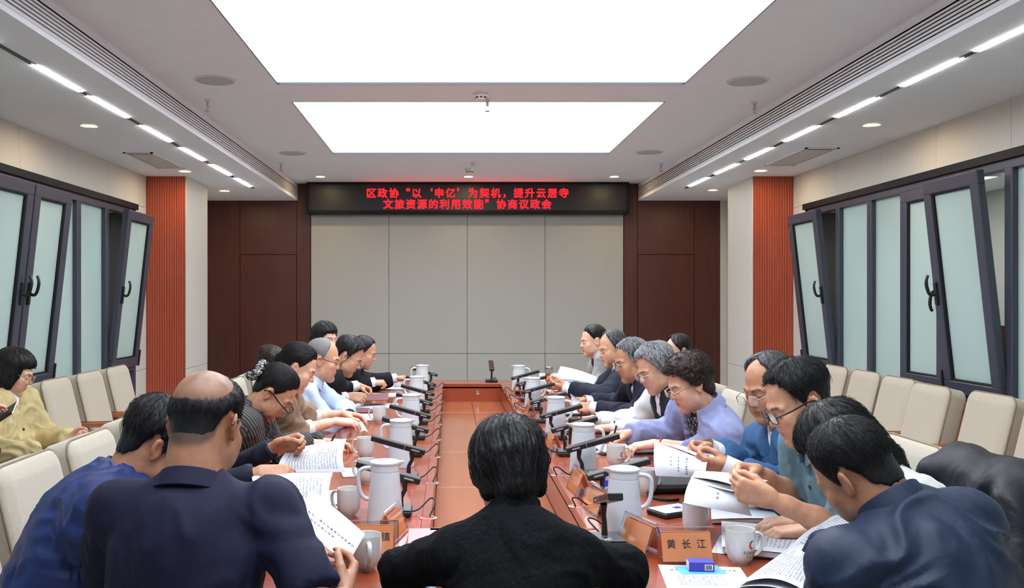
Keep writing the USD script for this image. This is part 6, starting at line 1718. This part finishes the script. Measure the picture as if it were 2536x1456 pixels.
# ================================================================ PAPERS AND WHAT PEOPLE HOLD
def print_mat(name, ncol, nrow, m=(0.12, 0.88, 0.10, 0.90), rot=False, tone=(0.58, 0.60, 0.64), title=False, dens=0.52):
    """White paper with rows of small printed characters (across u, rows down v)."""
    N, Lk = {}, []

    def node(k, t, a=None, b=None, c=None, **kw):
        N[k] = ('math', {'math_type': t, **kw})
        for key, v in (('value1', a), ('value2', b), ('value3', c)):
            if isinstance(v, str):
                Lk.append((v, f'{k}.{key}'))
            elif v is not None:
                N[k][1][key] = v
        return f'{k}.value'
    N['uv'] = ('texture_coordinate', {})
    N['s'] = ('separate_xyz', {})
    Lk.append(('uv.UV', 's.vector'))
    u, v = ('s.y', 's.x') if rot else ('s.x', 's.y')
    cu, cv = node('cu', 'multiply', u, float(ncol)), node('cv', 'multiply', v, float(nrow))
    fu, fv = node('fu', 'fraction', cu), node('fv', 'fraction', cv)
    iu, iv = node('iu', 'floor', cu), node('iv', 'floor', cv)
    su, sv = node('su', 'floor', node('su0', 'multiply', cu, 5.0)), node('sv', 'floor', node('sv0', 'multiply', cv, 7.0))
    N['cx'] = ('combine_xyz', {})
    Lk += [(su, 'cx.x'), (sv, 'cx.y')]
    N['wn'] = ('white_noise_texture', {'dimensions': '2D'})
    Lk.append(('cx.vector', 'wn.vector'))
    ink = node('ink', 'greater_than', 'wn.value', 1 - dens)
    a = node('a', 'compare', fu, 0.5, 0.40)
    b = node('b', 'compare', fv, 0.45, 0.31)
    N['wr'] = ('white_noise_texture', {'dimensions': '1D'})
    Lk.append((node('iv2', 'add', iv, 0.37), 'wr.w'))
    end = node('end', 'multiply_add', node('short', 'power', 'wr.value', 0.18), m[1] - m[0], m[0])
    c = node('c', 'multiply', node('c1', 'greater_than', u, m[0]), node('c2', 'less_than', u, end))
    d = node('d', 'multiply', node('d1', 'greater_than', v, m[2]), node('d2', 'less_than', v, m[3]))
    k = node('k1', 'multiply', node('k2', 'multiply', ink, a), node('k3', 'multiply', b, node('k4', 'multiply', c, d)))
    N['mx'] = ('mix_color', {'a': tone, 'b': (0.09, 0.09, 0.10)})
    N['p'] = ('principled_bsdf', {'roughness': 0.75, 'specular_ior_level': 0.2})
    Lk += [(node('soft', 'multiply', k, 0.85), 'mx.fac'), ('mx.result', 'p.base_color')]
    return mat(name, N, Lk)


plain('paper_white', (0.58, 0.60, 0.64), 0.75)
print_mat('print_page', 26, 22)
print_mat('print_page_turned', 26, 22, rot=True)
print_mat('print_sparse', 18, 30, (0.15, 0.75, 0.2, 0.6))


def patch(c00, c10, c11, c01, bu=(0, 0, 0), bv=(0, 0, 0), n=16):
    """Grid between four corners, bowed by bu along u and bv along v."""
    u, v = np.meshgrid(np.linspace(0, 1, n), np.linspace(0, 1, n), indexing='ij')
    u, v = u[..., None], v[..., None]
    P = (1 - u) * (1 - v) * np.asarray(c00) + u * (1 - v) * np.asarray(c10) + u * v * np.asarray(c11) + (1 - u) * v * np.asarray(c01)
    return P + np.sin(PI * u) * np.asarray(bu, float) + np.sin(PI * v) * np.asarray(bv, float)


def lettering(P, txt, u0, v0, du, dv, size, m, parent, fat=0.5, base=(0, 0, 0), eps=0.0006):
    """Characters printed onto the grid P: each steps by (du, dv) in uv; size (su, sv) is the extent of the character box along its reading and upward directions."""
    from scipy.interpolate import RegularGridInterpolator
    nu, nv = P.shape[:2]
    g = (np.linspace(0, 1, nu), np.linspace(0, 1, nv))
    f = RegularGridInterpolator(g, P, bounds_error=False, fill_value=None)
    nn = np.cross(np.gradient(P, axis=0), np.gradient(P, axis=1))
    nn /= np.linalg.norm(nn, axis=2, keepdims=True)
    fn = RegularGridInterpolator(g, nn, bounds_error=False, fill_value=None)
    e = np.array([du, dv]) / math.hypot(du, dv)
    up = np.array([-e[1], e[0]])
    ms = []
    for k, ch in enumerate(txt):
        if ch == ' ':
            continue
        G = glyph_mesh(ch, 1.0, 0.001, fat)
        q = G.vertices
        uv = np.array([u0, v0]) + k * np.array([du, dv]) + q[:, :1] * e * size[0] + q[:, 1:2] * up * size[1]
        for sgn in (1, -1):
            ms.append(trimesh.Trimesh(f(uv) + fn(uv) * sgn * (eps + q[:, 2:3] * 0.1) - np.asarray(base), G.faces, process=False))
    half = ms[0::2] if eps > 0 else ms
    return obj('print', join(*half), m, parent)


def paper(name, label, cat, P, m, group=None, t=0.0005, part='page'):
    P = np.asarray(P, float)
    b = P.reshape(-1, 3).mean(0) * [1, 1, 0] + [0, 0, P[..., 2].min()]
    o = thing(name, label, cat, b, 0, group)
    mesh, uv = sheet(P - b, t)
    obj(part, mesh, M[m], o, smooth=True, uv=uv)
    return o, b


def add_page(o, b, P, m, part='page', t=0.0005):
    mesh, uv = sheet(np.asarray(P, float) - b, t)
    return obj(part, mesh, M[m], o, smooth=True, uv=uv)


def flat(x, y, w, d, rz, z=TZ + 0.0012, lift=0.0):
    """A sheet lying on the table: reading direction along its w side."""
    c, s = math.cos(rz), math.sin(rz)
    q = [np.array([x + a * w / 2 * c - b * d / 2 * s, y + a * w / 2 * s + b * d / 2 * c, z]) for a, b in ((-1, -1), (1, -1), (1, 1), (-1, 1))]
    q[2] = q[2] + [0, 0, lift]
    return patch(*q, n=8)


# ---- right, near to far
P = flat(0.685, 2.385, 0.225, 0.22, -0.12)
o, b = paper('paper_sheet', 'single printed title sheet on the near right table corner, below the blue box', 'paper', P, 'print_sparse')
lettering(P, '提升云居寺文旅资源的利用效能', 0.92, 0.86, -0.058, -0.004, (0.05, 0.045), M['ink_black'], o, base=b)
zb = 0.795
P1 = patch((0.735, 2.260, 0.776), (0.955, 2.53, 0.785), (1.02, 2.40, 0.790), (0.87, 2.10, 0.790), bv=(0, 0, 0.030))
o, b = paper('open_booklet', 'open printed booklet under the hands of the man in the ink blue jacket', 'booklet', P1, 'print_page')
add_page(o, b, patch((0.955, 2.53, 0.785), (1.135, 2.52, 0.90), (1.10, 2.34, 0.90), (1.02, 2.40, 0.790), bu=(0, 0, 0.02)), 'print_page_turned')
add_page(o, b, patch((0.732, 2.255, 0.770), (0.952, 2.525, 0.774), (1.02, 2.40, 0.776), (0.867, 2.095, 0.782), bv=(0, 0, 0.018)), 'paper_white')
for k in range(3):
    add_page(o, b, patch((0.733 - 0.001 * k, 2.257, 0.7665 - 0.004 * k), (0.952, 2.525, 0.770 - 0.004 * k), (1.02, 2.40, 0.772 - 0.004 * k), (0.867, 2.095, 0.778 - 0.004 * k)), 'paper_white')
Pa = patch((0.795, 2.60, 0.776), (1.02, 2.50, 0.778), (1.205, 2.79, 0.778), (0.885, 2.90, 0.776), bv=(0, 0, 0.006))
o, b = paper('thick_report', 'thick printed report lying open behind the printed mug at the right', 'report', Pa, 'print_page_turned')
obj('page_block', moved(hull([np.asarray(c) - b + [0, 0, -0.002 - dz] for c in ((0.798, 2.602, 0.776), (1.02, 2.503, 0.778), (1.203, 2.788, 0.778), (0.887, 2.898, 0.776)) for dz in (0.0, 0.016)])), M['paper_white'], o)
add_page(o, b, flat(0.95, 2.66, 0.30, 0.21, -0.42, TZ + 0.0015), 'paper_white')
Pn = patch((0.869, 2.956, 0.768), (1.106, 2.96, 0.768), (1.128, 3.21, 0.766), (0.935, 3.19, 0.766), bu=(0, 0, 0.003))
o, b = paper('blank_notebook', 'open blank white notebook in front of the young man in the grey-blue polo', 'notebook', Pn, 'paper_white')
obj('page_block', hull([np.asarray(c) - b + [0, 0, -dz] for c in ((0.871, 2.958, 0.768), (1.104, 2.962, 0.768), (1.126, 3.208, 0.766), (0.937, 3.188, 0.766)) for dz in (0.001, 0.013)]), M['paper_white'], o)
# the young man's booklet: front cover hanging towards the camera, pages above it
Pc = patch(at(1694, 1246, 2.74), at(1862, 1278, 2.60), at(1852, 1212, 2.64), at(1712, 1182, 2.86), bv=(-0.012, -0.02, 0.0))
o, b = paper('held_booklet', 'white covered booklet held open by the young man in the grey-blue polo', 'booklet', Pc, 'paper_white', part='cover')
lettering(Pc, '协商', 0.50, 0.72, 0.0, -0.16, (0.13, 0.06), M['ink_black'], o, base=b, eps=-0.0007)
add_page(o, b, patch(at(1712, 1182, 2.86), at(1846, 1212, 2.60), at(1902, 1190, 2.78), at(1722, 1166, 2.95), bu=(0, 0, 0.008)), 'print_page')
add_page(o, b, patch(at(1714, 1190, 2.84), at(1848, 1222, 2.585), at(1900, 1200, 2.75), at(1730, 1180, 2.92), bu=(0, 0, -0.004)), 'print_page')
# the older man's booklet
Pd = patch(at(1624, 1178, 3.24), at(1748, 1184, 3.10), at(1752, 1142, 3.12), at(1621, 1093, 3.38), bv=(-0.012, -0.03, 0))
o, b = paper('held_booklet', 'white booklet with its titled cover towards the camera, held by the older man', 'booklet', Pd, 'paper_white', part='cover')
lettering(Pd, '提升云居寺文旅', 0.62, 0.86, 0.0, -0.105, (0.10, 0.05), M['ink_black'], o, base=b, eps=-0.0007)
lettering(Pd, '协商议政会', 0.47, 0.80, 0.0, -0.12, (0.09, 0.04), M['ink_black'], o, base=b, eps=-0.0007)
lettering(Pd, '区政协', 0.33, 0.74, 0.0, -0.12, (0.08, 0.035), M['ink_black'], o, base=b, eps=-0.0007)
add_page(o, b, patch(at(1621, 1093, 3.38), at(1752, 1142, 3.12), at(1800, 1142, 3.22), at(1690, 1104, 3.46), bu=(0, 0, 0.006)), 'print_page')
for (x, y, w, d, rz, lab, m) in ((0.870, 4.40, 0.30, 0.21, 0.15, 'printed sheets on a dark folder under the pen of the woman in lilac', 'print_sparse'), (0.775, 5.12, 0.26, 0.34, 0.1, 'printed notes under the hands of the man in the dark vest', 'print_page'),
                                 (0.80, 5.86, 0.20, 0.28, 0.0, 'white sheets in front of the nearer man in navy', 'print_sparse'), (0.93, 7.10, 0.30, 0.25, 0.1, 'loose white papers before the woman in the grey jacket', 'paper_white')):
    o, b = paper('paper_stack', lab, 'papers', flat(x, y, w, d, rz, TZ + 0.016), m)
    obj('page_block', moved(box(-w / 2 + 0.002, w / 2 - 0.002, -d / 2 + 0.002, d / 2 - 0.002, 0.0, 0.005), (0, 0, -0.0065), rz=rz), M['paper_white'], o)
    obj('folder', moved(box(-w / 2 - 0.012, w / 2 + 0.012, -d / 2 - 0.012, d / 2 + 0.012, 0.0, 0.006, 0.001), (0, 0, -0.0145), rz=rz), M['black_rubber'], o)
o, b = paper('raised_sheet', 'small white sheet raised by the nearer man in navy', 'paper', patch(at(1412, 1002, 5.60), at(1437, 1006, 5.50), at(1428, 985, 5.56), at(1411, 974, 5.66), bv=(0.01, 0, 0)), 'print_sparse')
Pi = patch(at(1374, 944, 6.22), at(1470, 957, 6.02), at(1480, 940, 6.22), at(1388, 912, 6.46), bu=(0, 0, 0.01))
o, b = paper('held_booklet', 'thick white booklet held up by the farther man in navy', 'booklet', Pi, 'paper_white', part='cover')
add_page(o, b, Pi + [0.004, 0.02, 0.014], 'print_sparse')
add_page(o, b, Pi + [0.002, 0.01, 0.007], 'paper_white')
fc = thing('folded_card', 'white folded card standing at the far right end of the table', 'card', (0.95, 8.0, TZ), 0.02)
obj('card', join(moved(box(-0.15, 0.15, -0.0008, 0.0008, 0, 0.09), (0, -0.03, 0), rx=-0.33), moved(box(-0.15, 0.15, -0.0008, 0.0008, 0, 0.09), (0, 0.03, 0), rx=0.33)), M['paper_white'], fc)

# ---- left, near to far
Pm = patch(at(728, 1290, 2.24), at(860, 1399, 2.20), at(904, 1322, 2.39), at(772, 1211, 2.45), bu=(0.004, -0.006, 0))
o, b = paper('paper_sheet', 'white sheet with two printed title lines in the hand of the balding man', 'paper', Pm, 'paper_white')
lettering(Pm, '为契机，提升云居寺文旅资源的', 0.04, 0.40, 0.066, 0.004, (0.058, 0.062), M['ink_black'], o, base=b, eps=-0.0007)
lettering(Pm, '区政协协商议政会', 0.12, 0.27, 0.064, 0.004, (0.056, 0.060), M['ink_black'], o, base=b, eps=-0.0007)
Pl = patch(at(640, 1240, 2.96), at(812, 1246, 2.92), at(824, 1170, 3.12), at(622, 1172, 3.10), bv=(0, -0.02, 0.012))
o, b = paper('curled_pages', 'printed page with text columns, nearer of the two held by the hidden man', 'pages', Pl, 'print_page_turned')
Pk = patch(at(690, 1170, 3.26), at(856, 1169, 3.34), at(858, 1086, 3.46), at(714, 1112, 3.38), bv=(-0.01, -0.025, 0))
o, b = paper('curled_pages', 'tall curled printed page, farther of the two held by the hidden man', 'pages', Pk, 'print_page_turned')
for x, y, w, d, rz, lab, m in ((-0.46, 3.34, 0.16, 0.24, 0.15, 'printed sheets on the table left of the half hidden mug', 'print_page'), (-0.41, 3.83, 0.12, 0.20, 0.2, 'small printed slips beside the second left mug', 'print_sparse'),
                               (-0.58, 5.62, 0.24, 0.30, -0.05, 'printed page on the table before the man in pale blue', 'print_page'), (-0.52, 6.22, 0.30, 0.26, 0.0, 'stack of white papers with a dark clip, left of the third left jug', 'print_sparse'),
                               (-0.50, 7.52, 0.26, 0.34, 0.05, 'white papers by the farthest man in black', 'paper_white'), (-0.50, 6.92, 0.24, 0.26, 0.0, 'printed papers beside the man in black with glasses', 'print_sparse')):
    o, b = paper('paper_stack', lab, 'papers', flat(x, y, w, d, rz, TZ + 0.006), m)
    obj('page_block', moved(box(-w / 2 + 0.002, w / 2 - 0.002, -d / 2 + 0.002, d / 2 - 0.002, 0.0, 0.004), (0, 0, -0.0055), rz=rz), M['paper_white'], o)
Po = patch(at(884, 1082, 4.82), at(912, 1070, 4.80), at(898, 1046, 4.90), at(880, 1060, 4.92), bu=(0, 0, 0.02))
o, b = paper('turned_page', 'small curled page being turned by the young woman in beige', 'page', Po, 'print_sparse')
plain('folder_plum', L(112, 62, 66), 0.5)
o, b = paper('plum_folder', 'plum red folder tilted up by the man in black with glasses', 'folder', patch(at(896, 992, 6.16), at(962, 990, 6.22), at(962, 973, 6.40), at(900, 978, 6.36)), 'folder_plum', t=0.004, part='cover')
o, b = paper('plum_folder', 'plum red folder flat on the table before the man in pale blue', 'folder', flat(-0.62, 5.95, 0.20, 0.16, 0.0, TZ + 0.003), 'folder_plum', t=0.004, part='cover')

# ---- pens
plain('pen_black', (0.015, 0.015, 0.018), 0.3)


def pen(w, tips, tilt, label):
    p = (tips[0] + tips[4]) / 2
    d = nrm(tilt)
    t = thing('pen', label, 'pen', p)
    obj('barrel', tube([-d * 0.025, d * 0.095], 0.0042, 8), M['pen_black'], t, smooth=50)
    obj('nib', tube([-d * 0.025, -d * 0.045], [0.0040, 0.0008], 8), M['steel'], t, smooth=50)
    obj('clip', tube([d * 0.092 + [0, 0, 0.006], d * 0.06 + [0, 0, 0.006]], 0.0012, 5), M['steel'], t)


pen('r4', R4['tips'][1], (0.25, 0.0, 1.0), 'black pen in the hand of the woman in the lilac blazer')
pen('r5', R5['tips'][1], (0.15, 0.05, 1.0), 'slim pen in the hand of the man in the dark vest')
pen('l3', LS['tips'][1], (0.5, 0.1, 0.9), 'black pen in the hand of the woman with the scrunchie')

# ---- worn things: parts of their wearers
def worn(p, name, m, mt, smooth=40, label=None, parent=None):
    v, f, _ = meshkit.arrays(m)
    return obj(name, (v - p['base'], f), M[mt], parent or p['t'], smooth=smooth, label=label)


def wrist_ring(p, s, r, wd, back):
    W, E, _ = p['arms'][s]
    u = nrm(E - W)
    c = W + u * back
    return tube([c - u * wd / 2, c + u * wd / 2], r, 20, caps=True), c, u


m_, c, u = wrist_ring(R5, -1, 0.034, 0.022, 0.025)
worn(R5, 'wristwatch', join(m_, moved(rbox(0.036, 0.036, 0.012, 0.004), c + np.array([-0.004, -0.008, 0.030]))), 'black_rubber', label='black wristwatch')
m_, c, u = wrist_ring(R4, -1, 0.0315, 0.006, 0.03)
plain('cord_red', L(170, 30, 36), 0.6)
worn(R4, 'bracelet', m_, 'cord_red', label='thin red bracelet')
# scrunchie and necklace of the bowed woman
hl = lambda p, v: p['hd'] + (p['Rh'] @ (np.atleast_2d(v) * p['hs']).T).T
rng = np.random.default_rng(5)
mat('scrunchie_print', {'c': ('texture_coordinate', {}), 'v': ('voronoi_texture', {'scale': 120.0}), 'r': ('rgb_ramp', {'ramp': [(0.42, (0.5, 0.5, 0.5)), (0.55, (0.02, 0.02, 0.022))]}), 'p': ('principled_bsdf', {'roughness': 0.8})}, [('c.object', 'v.vector'), ('v.distance', 'r.fac'), ('r.color', 'p.base_color')])
tt = np.linspace(0, 2 * PI, 60)
ringp = np.c_[0.040 * np.cos(tt), -0.125 + 0.010 * np.sin(tt * 9), 0.015 + 0.040 * np.sin(tt)]
worn(LS, 'scrunchie', tube(hl(LS, ringp), 0.017 + 0.006 * np.sin(tt * 11), 10, caps=False), 'scrunchie_print', label='black and white patterned scrunchie')
nk = LS['N'] + LS['ft'] * 0.075
pts = spline([LS['N'] - LS['rt'] * 0.06 + LS['ft'] * 0.02, nk - LS['sp'] * 0.05 - LS['rt'] * 0.03 + LS['ft'] * 0.05, nk - LS['sp'] * 0.17 + LS['ft'] * 0.075, nk - LS['sp'] * 0.05 + LS['rt'] * 0.03 + LS['ft'] * 0.05, LS['N'] + LS['rt'] * 0.06 + LS['ft'] * 0.02], 30)
worn(LS, 'necklace', tube(pts, 0.0016, 6), 'brown_frame', label='cord necklace')
worn(LS, 'pendant', moved(trimesh.creation.icosphere(2, 0.012), nk - LS['sp'] * 0.18 + LS['ft'] * 0.082), 'chrome', label='round silver pendant')
# cloth knots down the front of the older man's jacket
for k, du in enumerate((0.20, 0.29, 0.38)):
    c0 = R3['N'] - R3['sp'] * du + R3['ft'] * (0.155 + 0.03 * k)
    worn(R3, 'knot_button', join(tube(spline([c0 - R3['rt'] * 0.045, c0 + R3['ft'] * 0.004, c0 + R3['rt'] * 0.045], 9), 0.0038, 6), moved(trimesh.creation.icosphere(2, 0.008), c0 + R3['ft'] * 0.005)), 'denim_blue')

# ---- things of the people by the left windows
lp = thing('laptop', 'dark laptop open on the lap of the woman in the khaki jacket', 'laptop', (-1.99, 4.86, 0.655), -PI / 2 + 0.1)
obj('base', box(-0.16, 0.16, -0.11, 0.11, 0.0, 0.014, 0.003), M['black_plastic'], lp)
obj('keyboard', join(*[box(-0.145 + 0.0245 * i, -0.1235 + 0.0245 * i, -0.03 + 0.026 * j, -0.008 + 0.026 * j, 0.014, 0.0165) for i in range(12) for j in range(5)]), M['mic_plate'], lp)
obj('screen_lid', moved(box(-0.16, 0.16, -0.004, 0.004, 0.0, 0.21, 0.002), (0, 0.108, 0.012), rx=-0.42), M['black_plastic'], lp)
obj('display', moved(box(-0.152, 0.152, -0.0046, -0.004, 0.008, 0.20), (0, 0.108, 0.012), rx=-0.42), M['black_plastic'], lp)
pp = LW['tips'][-1]
ph = thing('phone', 'white phone in a dotted case held over the laptop by the woman in khaki', 'phone', (-1.985, 4.77, 0.735), -1.1)
obj('case', moved(box(-0.037, 0.037, -0.075, 0.075, 0, 0.009, 0.003), rx=0.25), M['box_white'], ph)
obj('camera_dots', moved(join(*[moved(lathe([(0, 0), (0.006, 0), (0.006, 0.0016), (0, 0.0016)], 12), (a * 0.02, b_ * 0.03, 0.009)) for a in (-1, 0, 1) for b_ in (-2, -1, 0, 1, 2)]), rx=0.25), M['black_plastic'], ph)
mo = thing('computer_mouse', 'grey computer mouse under the hand of the woman in khaki', 'mouse', (-2.0, 4.58, 0.667), -1.4)
v = trimesh.creation.icosphere(3, 1.0)
v.apply_scale([0.028, 0.05, 0.02])
obj('shell', v, M['white_metal'], mo, smooth=True)
hp_ = np.mean([LX['tips'][-1][k] for k in range(5)], 0)
px = thing('phone', 'phone held up by the person at the left picture edge', 'phone', at(14, 1024, 4.22), -0.5)
obj('case', moved(box(-0.075, 0.075, -0.036, 0.036, -0.004, 0.004, 0.002), rx=0.9, ry=-0.45), M['black_plastic'], px)
obj('rim', moved(box(-0.077, 0.077, -0.038, 0.038, -0.0025, 0.0025, 0.001), rx=0.9, ry=-0.45), M['steel'], px)

# ---- the jacket hung over the chair at the right
f = Field((1.15, 2.35, 0.30), (2.1, 3.25, 1.10), 0.011)
for y0, y1 in ((2.66, 3.02),):
    f.cone((1.735, y0, 0.945), (1.735, y1, 0.945), 0.055, 0.055, 0.03)
    for xx, lo_, sg in ((1.655, 0.52, -1), (1.815, 0.42, 1)):
        for k in range(15):
            y = y0 + (y1 - y0) * k / 14
            f.cone((1.735 + sg * 0.03, y, 0.915), (xx + sg * 0.018 * math.sin(k * 0.9), y + 0.015 * math.sin(k * 0.8), lo_ + 0.04 * math.sin(k * 0.5)), 0.034, 0.034, 0.05)
f.cone((1.68, 2.64, 0.90), (1.62, 2.56, 0.66), 0.05, 0.045, 0.03)
f.cone((1.62, 2.56, 0.66), (1.58, 2.60, 0.46), 0.045, 0.04, 0.03)
f.cone((1.66, 3.03, 0.90), (1.60, 3.10, 0.70), 0.05, 0.05, 0.03)
V, F = f.net()
n = normals(V, F)
r1 = 1 - np.abs(2 * meshkit.noise(V * [10, 10, 5] + 3, 31) - 1)
V = V + n * ((r1 - 0.4) * 0.034)[:, None]
jk = thing('black_jacket', 'black jacket hung over a chair behind the woman in the cream sweater', 'jacket', (1.73, 2.78, 0.4))
obj('cloth', (relax(V, F, 1, 0.3) - [1.73, 2.78, 0.4], F), M['jacket_hung'], jk, smooth=True)
